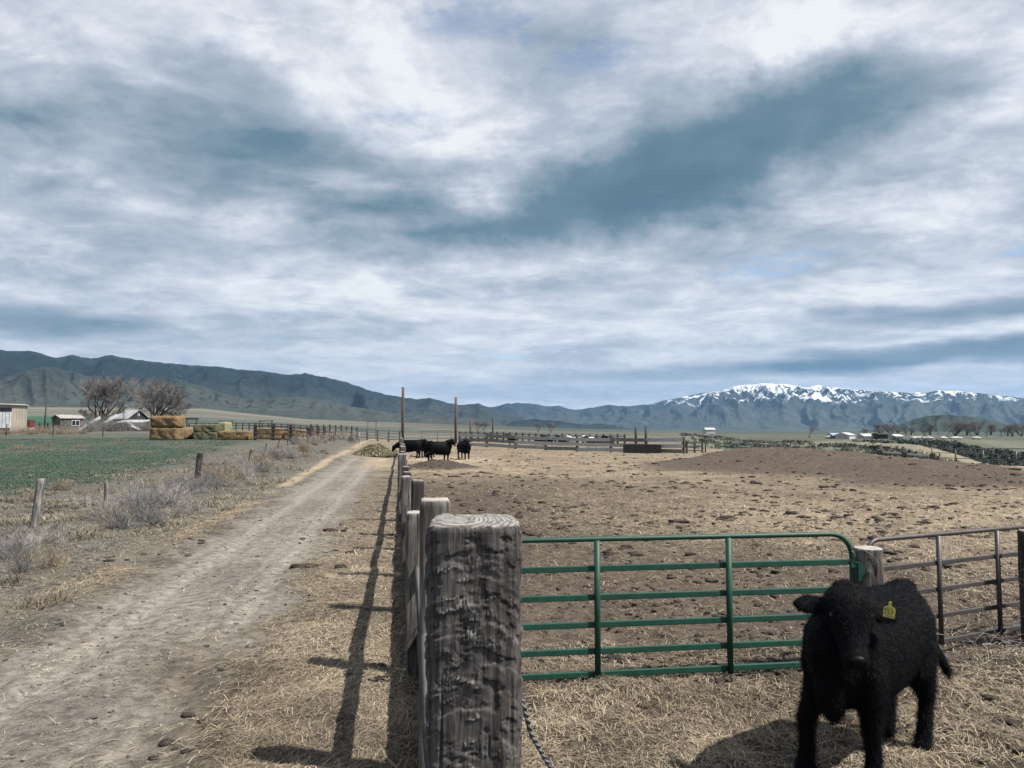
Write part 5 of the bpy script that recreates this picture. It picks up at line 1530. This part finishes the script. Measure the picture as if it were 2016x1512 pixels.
M_STRAW = straw_material('loose_straw', [(0, (.040, .032, .026)), (.3, (.110, .090, .067)), (.62, (.265, .222, .165)), (.85, (.420, .356, .264)), (1, (.56, .49, .385))])
M_DRY = straw_material('dry_grass', [(0, (.055, .052, .046)), (.4, (.115, .105, .085)), (.75, (.190, .170, .130)), (1, (.30, .265, .195))])
M_GRASS = straw_material('green_grass', [(0, (.022, .042, .030)), (.5, (.034, .060, .042)), (.85, (.052, .078, .054)), (1, (.13, .125, .085))])


def ribbons(name, P, D, L, W, up, bend, mat, shade, flat=True):
    """one bent two-piece ribbon for each point: P base, D direction (unit), L length, W width, up = rise of the tip"""
    n_ = len(P)
    d3 = np.concatenate([D, np.zeros((n_, 1))], 1)
    s3 = np.stack([-D[:, 1], D[:, 0], np.zeros(n_)], 1) * (W / 2)[:, None]
    mid = P + d3 * (L * .5)[:, None]; mid[:, 2] += up[:, 0]; mid += s3 * (bend * L / W * .5)[:, None]
    tip = P + d3 * L[:, None]; tip[:, 2] += up[:, 1]
    V = np.stack([P - s3, P + s3, mid - s3, mid + s3, tip - s3 * .5, tip + s3 * .5], 1).reshape(-1, 3)
    b = np.arange(n_)[:, None] * 6
    Fc = np.concatenate([b + np.array([[0, 1, 3, 2]]), b + np.array([[2, 3, 5, 4]])], 1).reshape(-1, 4)
    return mesh_np(name, V, Fc, [mat], False, {'shade': np.repeat(shade, 6)})


def polar_sample(n_, d0, d1, a0, a1, pw=1.0):
    t = NR.rand(n_); d = d0 * (d1 / d0) ** (t ** pw); a = np.radians(a0 + (a1 - a0) * NR.rand(n_))
    return d * np.sin(a), d * np.cos(a), d


def scatter_straw():
    x, y, d = polar_sample(640000, 3.9, 30, -38, 38, 1.25)
    T, s, t, gr, road = ground_color(x, y)
    A = T[:, 3]
    clump = fbm(x * 2.2, y * 2.2, 3, 301)
    prob = np.clip((A - .16) * 1.25, 0, 1) * sst(.28, .62, clump + .10) + .05 * (s > 0) + .05
    prob = prob * (1 - .86 * (road > .5))
    keep = NR.rand(len(x)) < prob * 1.0
    x, y, d, s, A, road = x[keep], y[keep], d[keep], s[keep], A[keep], road[keep]
    n_ = len(x)
    L = np.clip(NR.lognormal(-2.75, .6, n_), .012, .26) * np.clip(d / 9, 1, 2) * (.9 + .3 * (s > 0)); W = NR.uniform(.0022, .0048, n_) * np.clip(d / 6.5, 1, 4.5)
    ang = NR.uniform(0, 2 * np.pi, n_)
    al = math.atan2(FT[1], FT[0])
    ang = np.where(NR.rand(n_) < .45 * (s > .3), math.radians(42) + NR.normal(0, .5, n_), ang)
    D = np.stack([np.cos(ang), np.sin(ang)], 1)
    z0 = H(x, y) + NR.uniform(.001, .012, n_); xe, ye = x + D[:, 0] * L, y + D[:, 1] * L; z1 = H(xe, ye)
    up1 = (z1 - z0 + NR.exponential(.008, n_) + .003); up0 = up1 * .5 + NR.exponential(.007, n_)
    sh = np.clip(NR.beta(2.0, 2.2, n_) * .9 + (fbm(x * 1.3, y * 1.3, 3, 321) - .5) * .5 + .05 * (A - .5), 0, 1)
    me = ribbons('loose_straw', np.stack([x, y, z0], 1), D, L, W, np.stack([up0, up1], 1), NR.normal(0, .12, n_), M_STRAW, sh)
    kind(add('loose_straw', me), 'stuff', 'loose trampled straw scattered over the near ground')


scatter_straw()


def scatter_long_straw():
    # long pale stalks blown across the bare road
    x, y, d = polar_sample(6000, 4.6, 22, -38, -4, 1.1)
    s, t = st(x, y); k = (s > 1.0) & (s < 6.5) & (NR.rand(len(x)) < .6 * sst(.48, .66, fbm(x * .9, y * .9, 3, 351)) + .05)
    x, y, d = x[k], y[k], d[k]; n_ = len(x)
    L = NR.uniform(.03, .10, n_) + .10 * NR.rand(n_) ** 3; ang = math.radians(40) + NR.normal(0, .45, n_) + (NR.rand(n_) < .2) * NR.uniform(0, 3, n_)
    D = np.stack([np.cos(ang), np.sin(ang)], 1); W = NR.uniform(.002, .0045, n_) * np.clip(d / 8, 1, 1.6)
    z0 = H(x, y) + .006; z1 = H(x + D[:, 0] * L, y + D[:, 1] * L) + .006
    up1 = z1 - z0 + NR.exponential(.006, n_); up0 = up1 * .5 + .004 + NR.exponential(.006, n_)
    me = ribbons('long_straw', np.stack([x, y, z0], 1), D, L, W, np.stack([up0, up1], 1), NR.normal(0, .10, n_), M_STRAW, np.clip(NR.uniform(.35, 1.0, n_), 0, 1))
    kind(add('long_straw', me), 'stuff', 'long pale straw stalks blown across the dirt road')


scatter_long_straw()


def scatter_grass():
    # dry verge grass left of the road and green blades in the field
    def blades(name, x, y, hgt, wid, mat, seed, lab, lo=.0, hi=1.0):
        n_ = len(x); a = NR.uniform(0, 2 * np.pi, n_); D = np.stack([np.cos(a), np.sin(a)], 1)
        h = hgt * NR.uniform(.4, 1.2, n_); L = h * NR.uniform(.5, 2.2, n_); z0 = H(x, y) - .01
        W = wid
        sh = np.clip(NR.uniform(lo, hi, n_) * .8 + (fbm(x * .7, y * .7, 3, seed) - .5) * .6 + .1, 0, 1)
        me = ribbons(name, np.stack([x, y, z0], 1), D, L, W, np.stack([h * .75, h], 1), NR.normal(0, .15, n_), mat, sh)
        kind(add(name, me), 'stuff', lab)
    x, y, d = polar_sample(260000, 8, 62, -40, -8, 1.0)
    s, t = st(x, y); cl = fbm(x * .9, y * .9, 4, 401)
    k = (s > 3.9 + 1.2 * fbm(x * .5, y * .5, 2, 7)) & (s < 13.5) & (NR.rand(len(x)) < sst(.34, .60, cl) * sst(3.8, 6.2, s) + .12)
    x, y, d = x[k], y[k], d[k]
    blades('dry_grass', x, y, .035 + .10 * sst(.50, .70, fbm(x * .9, y * .9, 4, 401)), .0036 * np.clip(d / 7, 1, 4), M_DRY, 411, 'matted dry grass on the road verge')
    x, y, d = polar_sample(220000, 22, 95, -37, -14, .9)
    T, s, t, gr, road = ground_color(x, y)
    k = (gr > .25) & (NR.rand(len(x)) < gr)
    x, y, d = x[k], y[k], d[k]
    blades('field_grass', x, y, np.full(len(x), .040), .005 * np.clip(d / 9, 1, 4), M_GRASS, 421, 'short green grass of the field')
    k = NR.rand(len(x)) < .07 * sst(.5, .68, fbm(x * .25, y * .25, 3, 431))
    blades('field_stubble', x[k], y[k], np.full(k.sum(), .09), .005 * np.clip(d[k] / 9, 1, 4), M_DRY, 431, 'tan dead stems standing in the green field', .0, .6)


scatter_grass()

# ---- hay pile by the fence, with loose hay on it
hp = Vector((*fxy(2.1, 61.5), 0)); hp.z = Hs(hp.x, hp.y)
pile = thing('hay_pile', 'loose heap of grey green hay beside the feed fence', 'hay pile', hp)
uu, vv = np.meshgrid(np.linspace(0, 1, 22), np.linspace(0, 2 * np.pi, 48, endpoint=False), indexing='ij')
rad = uu; hx = rad * np.cos(vv) * 1.75; hy = rad * np.sin(vv) * 2.2
hz = 1.02 * (1 - rad) ** 1.05 * (.7 + .6 * fbm(hx * 1.6 + 5, hy * 1.6 + 5, 4, 11)) + .10 * (fbm(hx * 5, hy * 5, 3, 12) - .5) * (1 - rad) - .03
V = np.stack([hx.ravel(), hy.ravel(), hz.ravel()], 1); i = np.arange(21)[:, None]; j = np.arange(48)[None, :]
Q = np.stack([i * 48 + j, (i + 1) * 48 + j, (i + 1) * 48 + (j + 1) % 48, i * 48 + (j + 1) % 48], -1).reshape(-1, 4)
add('heap', mesh_np('heap', V, Q, [straw_bale_material('loose_hay', (.080, .074, .050), (.230, .205, .135), (.140, .128, .085))], True), pile)
n_ = 14000; r_ = NR.rand(n_) ** .7; a_ = NR.uniform(0, 6.283, n_); x = r_ * np.cos(a_) * 1.9; y = r_ * np.sin(a_) * 2.4
z = 1.02 * np.maximum(0, 1 - r_) ** 1.05 * (.7 + .6 * fbm(x * 1.6 + 5, y * 1.6 + 5, 4, 11)) + .02
ang = NR.uniform(0, 6.283, n_)
me = ribbons('hay', np.stack([x, y, z], 1), np.stack([np.cos(ang), np.sin(ang)], 1), NR.uniform(.1, .35, n_), NR.uniform(.012, .03, n_), np.stack([NR.uniform(0, .10, n_), NR.uniform(-.05, .10, n_)], 1), NR.normal(0, .1, n_), straw_material('hay_strands', [(0, (.05, .047, .034)), (.5, (.21, .19, .13)), (1, (.42, .37, .25))]), NR.rand(n_))
kind(add('hay_strands', me, pile), 'stuff')

# ---- dry weeds and tumbleweeds
def brush_mesh(seed, n_tw, hgt, spread, mat):
    r = np.random.RandomState(seed); V = []; Fc = []; SH = []; k = 0
    for i in range(n_tw):
        a = r.uniform(0, 6.283); tilt = r.uniform(.1, 1.25) * spread; d = np.array([math.cos(a) * math.sin(tilt), math.sin(a) * math.sin(tilt), math.cos(tilt) + .05])
        p = np.array([r.normal(0, .10), r.normal(0, .10), -.02]); ln = hgt * r.uniform(.45, 1.05); w = r.uniform(.006, .013)
        sd = np.cross(d, r.normal(0, 1, 3)); sd /= np.linalg.norm(sd)
        sh = r.uniform(.1, .9)
        seg = 4; q = p
        def rib(p, d, ln, w, sd, seg, sh):
            nonlocal k
            q = p; pts = [q]
            for s_ in range(seg):
                d = d + r.normal(0, .26, 3); d /= np.linalg.norm(d); q = q + d * ln / seg; q[2] = max(q[2], .005); pts.append(q)
            for s_, pt in enumerate(pts):
                ww = w * (1 - .7 * s_ / seg); V.append(pt - sd * ww / 2); V.append(pt + sd * ww / 2); SH.extend((sh, sh))
            for s_ in range(seg): Fc.append((k + 2 * s_, k + 2 * s_ + 1, k + 2 * s_ + 3, k + 2 * s_ + 2))
            k += 2 * (seg + 1)
            return pts, d
        pts, d2 = rib(p, d, ln, w, sd, seg, sh)
        for b in range(4):
            o_ = pts[r.randint(1, seg + 1)]; nd = d2 + r.normal(0, .75, 3); nd /= np.linalg.norm(nd)
            rib(o_, nd, ln * r.uniform(.25, .55), w * .6, sd, 2, np.clip(sh + r.normal(0, .15), 0, 1))
    return mesh_np('dry_weed', np.array(V), np.array(Fc), [mat], False, {'shade': np.array(SH)})


M_W1 = straw_material('grey_weed', [(0, (.090, .087, .084)), (.5, (.215, .207, .196)), (1, (.390, .375, .350))])
M_W2 = straw_material('tan_weed', [(0, (.075, .060, .046)), (.5, (.155, .128, .096)), (1, (.290, .245, .180))])
M_W3 = straw_material('blue_grey_weed', [(0, (.046, .047, .050)), (.5, (.110, .111, .115)), (1, (.230, .228, .225))])
weeds = [brush_mesh(60 + i, 200, .58, 1.0, m_) for i, m_ in enumerate((M_W1, M_W2, M_W3, M_W1, M_W2, M_W3))]
W_LAB = {0: ('tangled pale grey dry weed on the road verge', 'pale grey weeds on the verge'), 1: ('tan dry weed clump on the road verge', 'tan weeds on the verge'), 2: ('dark blue grey dead brush on the road verge', 'blue grey brush on the verge')}
rw_ = random.Random(77)


def put_weed(x, y, sc, vi, lab, grp, sz=1.0):
    o = add('dry_weed', weeds[vi], None, (x, y, Hs(x, y) - .02), rw_.uniform(0, 6.28)); o.scale = (sc, sc, sc * sz)
    tag(o, lab, 'weed', grp)


for px, py, sc, vi in ((25, 1095, .95, 2), (60, 1090, .9, 0), (20, 1130, .8, 5), (100, 1075, .8, 3), (150, 1065, .85, 0), (180, 1085, .6, 3), (45, 1120, .7, 4), (85, 1105, .65, 1),
                       (215, 1020, 1.0, 3), (250, 1000, 1.25, 0), (275, 1020, 1.2, 2), (300, 1005, 1.2, 5), (265, 1035, .9, 2), (320, 990, 1.2, 0), (345, 985, 1.2, 3), (235, 1030, .9, 4), (305, 1030, .8, 5), (360, 980, 1.1, 0), (380, 970, 1.2, 5), (395, 962, 1.1, 2), (330, 1000, 1.0, 3),
                       (405, 958, 1.2, 2), (425, 950, 1.3, 4), (440, 945, 1.35, 1), (455, 952, 1.1, 4), (470, 945, 1.2, 3), (415, 940, 1.1, 1), (485, 930, 1.3, 0), (500, 925, 1.4, 4), (515, 915, 1.5, 1), (530, 920, 1.2, 3), (497, 940, 1.0, 0), (545, 905, 1.5, 2), (560, 900, 1.5, 0), (575, 895, 1.5, 3), (590, 890, 1.5, 1), (520, 930, 1.0, 5),
                       (110, 965, .9, 1), (150, 975, .7, 4), (60, 985, .7, 4), (180, 990, .7, 3), (195, 965, .7, 4), (290, 960, .8, 1), (330, 950, .7, 4)):
    Y = EYE * F / (py - 845.0) if py > 900 else 58 + (905 - py) * 1.0
    for _ in range(6):
        z = at(px, Y).z; Y = Y + (((EYE - z) * F / (py - 845.0)) - Y) * .5
    p = at(px, Y)
    for k in range(2 if sc > .85 else 1):
        lab, grp = W_LAB[vi % 3]
        zone = 'growing below the cracked silvered post' if px < 195 and py > 1050 else ('in the large patch between thin post and thick dark post' if 195 < px < 400 and py > 965 else ('beside the leaning steel posts' if px > 400 else 'at the edge of the green field'))
        lab = lab.replace('on the road verge', zone); grp = lab
        put_weed(p.x + rw_.uniform(-.35, .35), p.y + rw_.uniform(-.4, .4), sc * rw_.uniform(.75, 1.05), vi, lab, grp)
for k in range(90):
    t_ = rw_.uniform(9, 62); s_ = rw_.gauss(7.3, .9); x_, y_ = fxy(s_, t_)
    vi_ = rw_.choice((0, 3, 3, 1, 4, 2)); w_ = ('small pale grey', 'small tan', 'small dark grey')[vi_ % 3] + ' dry weed ' + ('near the cracked silvered post' if t_ < 19 else ('between the thin post and thick dark post' if t_ < 34 else 'by the leaning steel posts'))
    put_weed(x_, y_, rw_.uniform(.38, .8) * (1 + t_ / 110), vi_, w_, w_.replace('weed', 'weeds'), .8)
for px, Y, sc, vi in [(605, 72, 1.6, 0), (618, 76, 1.7, 3), (632, 80, 1.7, 1), (590, 70, 1.6, 3), (645, 86, 1.8, 0), (655, 95, 2.2, 3), (665, 98, 2.2, 0), (675, 100, 2.4, 1), (685, 98, 2.2, 3), (690, 96, 2.0, 0), (620, 70, 1.3, 1), (580, 68, 1.4, 5), (640, 78, 1.2, 3)]:
    p = at(px, Y); put_weed(p.x, p.y, sc, vi, 'pale dry weed against the dark leaning post fence', 'weeds at the leaning post fence')
# brush heap between cabin and bales
for k in range(26):
    px = rw_.uniform(165, 292); Y = rw_.uniform(112, 122); p = at(px, Y); hh = 1 - abs((px - 215) / 85) ** 1.5
    o = add('brush_heap', weeds[rw_.choice((2, 5, 5, 0, 1))], None, (p.x, p.y, p.z - .1), rw_.uniform(0, 6)); s_ = rw_.uniform(2.2, 3.6) * (.75 + .45 * max(0, hh)); o.scale = (s_, s_, s_ * (1.0 + .1 * hh))
    tag(o, 'grey dead brush in the heap between log cabin and straw stack', 'brush', 'brush heap by the fallen boards')
for k in range(30):
    px = rw_.uniform(0, 165); Y = rw_.uniform(98, 116); p = at(px, Y)
    put_weed(p.x, p.y, rw_.uniform(1.2, 2.3), rw_.choice((1, 4, 1, 0)), 'tan dead weed in front of the sheds at field edge', 'weeds before the sheds', .8)
for k in range(10):
    px = rw_.choice((rw_.uniform(20, 60), rw_.uniform(70, 105), rw_.uniform(150, 165))); Y = rw_.uniform(56, 62); p = at(px, Y)
    put_weed(p.x, p.y, rw_.uniform(.6, .9), rw_.choice((1, 4)), 'tan dead weed standing in the green field', 'weeds in the green field', .6)

# ---- dung and clods
def clod_base(seed):
    bm = bmesh.new(); bmesh.ops.create_icosphere(bm, subdivisions=2, radius=1.0)
    V = np.array([v.co[:] for v in bm.verts]); Fc = np.array([[v.index for v in f.verts] for f in bm.faces]); bm.free()
    n_ = fbm(V[:, 0] * 1.6 + 7 + seed, V[:, 1] * 1.6 + V[:, 2] * 1.9 + 3, 3, seed)
    n2_ = fbm(V[:, 0] * 4.6 + 3 + seed, V[:, 1] * 4.6 + V[:, 2] * 5.3 + 3, 2, seed + 50)
    V = V * (.25 + .9 * n_ + .65 * n2_)[:, None]; V[:, 2] = V[:, 2] * .55
    return V, Fc


M_CLOD = mottled('dung', (.020, .017, .016), (.052, .042, .036), 9, .95, .1, coord='World', bmp=.8, bd=.02)
CB = [clod_base(500 + i) for i in range(5)]
def scatter_clods():
    x, y, d = polar_sample(11000, 6.0, 78, -9, 38, .85)
    s, t = st(x, y); u = x / y; cl = .5 * fbm(x * .35, y * .35, 3, 601) + .5 * fbm(x * 1.6, y * 1.6, 2, 611)
    k = (s < -.35) & (NR.rand(len(x)) < sst(.44, .62, cl) * .9 + .06) & (y < np.interp(u, [-.2, .0, .17, .22, .35, .48, .55, .66, .9], [80, 78, 80, 84, 70, 58, 48, 36, 27]))
    x, y = x[k], y[k]
    x2, y2, d2 = polar_sample(420, 5, 26, -34, -8, 1.0); s2, t2 = st(x2, y2); k2 = (s2 > .2) & ((s2 < 1.7) | ((s2 > 3.7) & (s2 < 5.5)))
    x = np.append(x, x2[k2][:150]); y = np.append(y, y2[k2][:150])
    z = H(x, y); V = []; Fc = []; off = 0
    for i in range(len(x)):
        v, f = CB[i % 5]; sc = np.clip(NR.lognormal(-3.6, .6) * (1.2 if y[i] > 12 else .75), .010, .13 if y[i] > 12 else .045); a = NR.uniform(0, 6.28); c_, s_ = math.cos(a), math.sin(a)
        if y[i] > 25: sc *= 1.25
        w = v * sc * np.array([NR.uniform(.8, 1.7), 1, NR.uniform(.5, .95)])
        V.append(np.stack([w[:, 0] * c_ - w[:, 1] * s_ + x[i], w[:, 0] * s_ + w[:, 1] * c_ + y[i], w[:, 2] + z[i] + .006], 1)); Fc.append(f + off); off += len(v)
    kind(add('dung_clods', mesh_np('dung_clods', np.concatenate(V), np.concatenate(Fc), [M_CLOD], True)), 'stuff', 'small dark dung clods littering the corral floor')
    # the larger ones near the gate, one by one
    ms = [mesh_np('dung_pat', np.concatenate([v * np.array([1.0, .8, .45]) + np.array([q[0], q[1], 0]) for q in ((0, 0), (.7, .25))]), np.concatenate([f, f + len(v)]), [M_CLOD], True) for v, f in CB]
    for (px, py, sc) in ((1115, 1358, .085), (1420, 1390, .09), (1512, 1392, .08), (1250, 1188, .085), (1290, 1195, .07), (1400, 1140, .12), (1375, 1145, .10), (1080, 1145, .08), (1395, 1245, .075), (1310, 1248, .06), (1160, 1262, .10), (1215, 1287, .12), (1330, 1292, .08), (1985, 1420, .14), (1590, 1388, .07), (1175, 1440, .06), (1300, 1222, .06), (1945, 1375, .08), (1200, 1032, .12), (1290, 1035, .14), (1365, 1042, .12), (1225, 990, .12), (1380, 985, .12), (1415, 978, .13), (1700, 1000, .15), (1840, 1060, .16), (1925, 1053, .18), (1770, 1065, .18), (1800, 1078, .15), (1650, 1018, .12), (1570, 990, .14), (1075, 1482, .07), (1700, 970, .16), (1762, 1010, .15), (1880, 1035, .15), (1640, 985, .14), (1960, 1000, .16)):
        Y = EYE * F / (py - 845.0); p = at(px, Y)
        o = add('dung_pat', ms[int(px) % 5], None, (p.x, p.y, p.z + .008), (px * .7) % 6.28); o.scale = (sc * .62, sc * .62, sc * .55)
        q_ = 'dark dried dung pat on the straw in front of the green gate' if py > 1325 and px < 1600 else ('dark dried dung pat near the brown gate and calf' if py > 1325 else ('dark dried dung pat close behind the green gate' if py > 1100 else ('dark dried dung pat out beyond the brown gate' if px > 1560 else 'dark dried dung pat out in the middle of the corral')))
        tag(o, q_, 'dung', q_.replace('pat', 'pats'))


scatter_clods()


def scatter_crumbs():
    # crumbs of dry earth and dung on the road and trampled floor
    bm = bmesh.new(); bmesh.ops.create_icosphere(bm, subdivisions=1, radius=1.0)
    B = np.array([v.co[:] for v in bm.verts]); Fb = np.array([[v.index for v in f.verts] for f in bm.faces]); bm.free()
    x, y, d = polar_sample(30000, 4.2, 24, -38, 38, 1.0); s, t = st(x, y)
    cl = fbm(x * 1.1, y * 1.1, 3, 651); k = NR.rand(len(x)) < sst(.42, .66, cl) * .55 + .08
    x, y, d, s = x[k], y[k], d[k], s[k]; n_ = len(x); z = H(x, y)
    sc = np.clip(NR.lognormal(-5.0, .55, n_), .003, .03) * np.clip(d / 8, 1, 2)
    V = B[None] * (1 + NR.normal(0, .25, (n_, len(B), 1))) * sc[:, None, None] * np.stack([NR.uniform(.8, 1.6, n_), NR.uniform(.8, 1.4, n_), NR.uniform(.4, .9, n_)], 1)[:, None, :]
    V = V + np.stack([x, y, z + sc * .2], 1)[:, None, :]
    Fc = Fb[None] + (np.arange(n_) * len(B))[:, None, None]
    sh = np.where(s > 1.3, NR.uniform(.2, 1, n_), NR.uniform(0, .55, n_))
    m_ = straw_material('earth_crumbs', [(0, (.030, .025, .022)), (.5, (.085, .075, .066)), (1, (.150, .138, .124))], .95)
    kind(add('earth_crumbs', mesh_np('earth_crumbs', V.reshape(-1, 3), Fc.reshape(-1, 3), [m_], False, {'shade': np.repeat(sh, len(B))})), 'stuff', 'small crumbs of dry earth on the road and corral floor')


scatter_crumbs()

# ---- sagebrush on the ravine slope
def scatter_sage():
    n_ = 12000; px = NR.uniform(1340, 2100, n_); Y = 165 + 255 * NR.rand(n_)
    x = (px - 1008) / F * Y; k_ = fbm(x * .018, Y * .018, 4, 701); u = x / Y
    dens = sst(.42, .58, k_ + .14 * sst(.48, .58, u)) * (.45 + .55 * sst(.42, .5, u))
    keep = (NR.rand(n_) < dens) & (Y < 395 - 40 * (u > .5) + 60 * (k_ - .5))
    x, Y = x[keep], Y[keep]; z = H(x, Y); V = []; Fc = []; SH = []; off = 0
    nb = len(x); m = 22                                   # leafy sprays filling a low dome
    sc = NR.uniform(.55, 1.5, nb) * np.where(x / Y > .5, 1.3, 1.0)
    a = NR.uniform(0, 6.283, (nb, m)); r = np.sqrt(NR.rand(nb, m)); h = NR.rand(nb, m) * np.sqrt(np.maximum(0, 1 - r * r)) * .85
    c = np.stack([x[:, None] + sc[:, None] * r * np.cos(a), Y[:, None] + sc[:, None] * r * np.sin(a), z[:, None] + sc[:, None] * h], -1)
    V = c[:, :, None, :] + NR.normal(0, 1, (nb, m, 3, 3)) * (sc * .26)[:, None, None, None]
    V[..., 2] = np.maximum(V[..., 2], z[:, None, None] - .05)
    V = [V.reshape(-1, 3)]; Fc = [np.arange(nb * m * 3).reshape(-1, 3)]
    SH = [np.repeat(np.clip(NR.uniform(.0, .7, nb)[:, None] + .30 * (x / Y < .46)[:, None] + NR.normal(0, .14, (nb, m)), 0, 1).ravel(), 3)]
    m_ = straw_material('sagebrush', [(0, (.020, .028, .028)), (.5, (.044, .055, .050)), (1, (.105, .112, .092))], .95)
    kind(add('sagebrush', mesh_np('sagebrush', np.concatenate(V), np.concatenate(Fc), [m_], False, {'shade': np.concatenate(SH)})), 'stuff', 'dark sagebrush covering the ravine slope')


scatter_sage()

# ------------------------------------------------------------------ air
def build_haze():
    mb = MB().box((-16000, -15800, -60), (16000, 16000, 860))
    m_ = bpy.data.materials.new('haze'); m_.use_nodes = True; m_.node_tree.nodes.clear()
    n = NT(m_.node_tree); out = n.node('ShaderNodeOutputMaterial'); v = n.node('ShaderNodeVolumePrincipled')
    v.inputs['Color'].default_value = (.28, .54, .90, 1); v.inputs['Density'].default_value = HAZE_DENSITY; v.inputs['Anisotropy'].default_value = 0.1
    n.l.new(v.outputs[0], out.inputs['Volume'])
    kind(mb.build('haze', m_), 'stuff')


HAZE_DENSITY = 3.0e-5
build_haze()
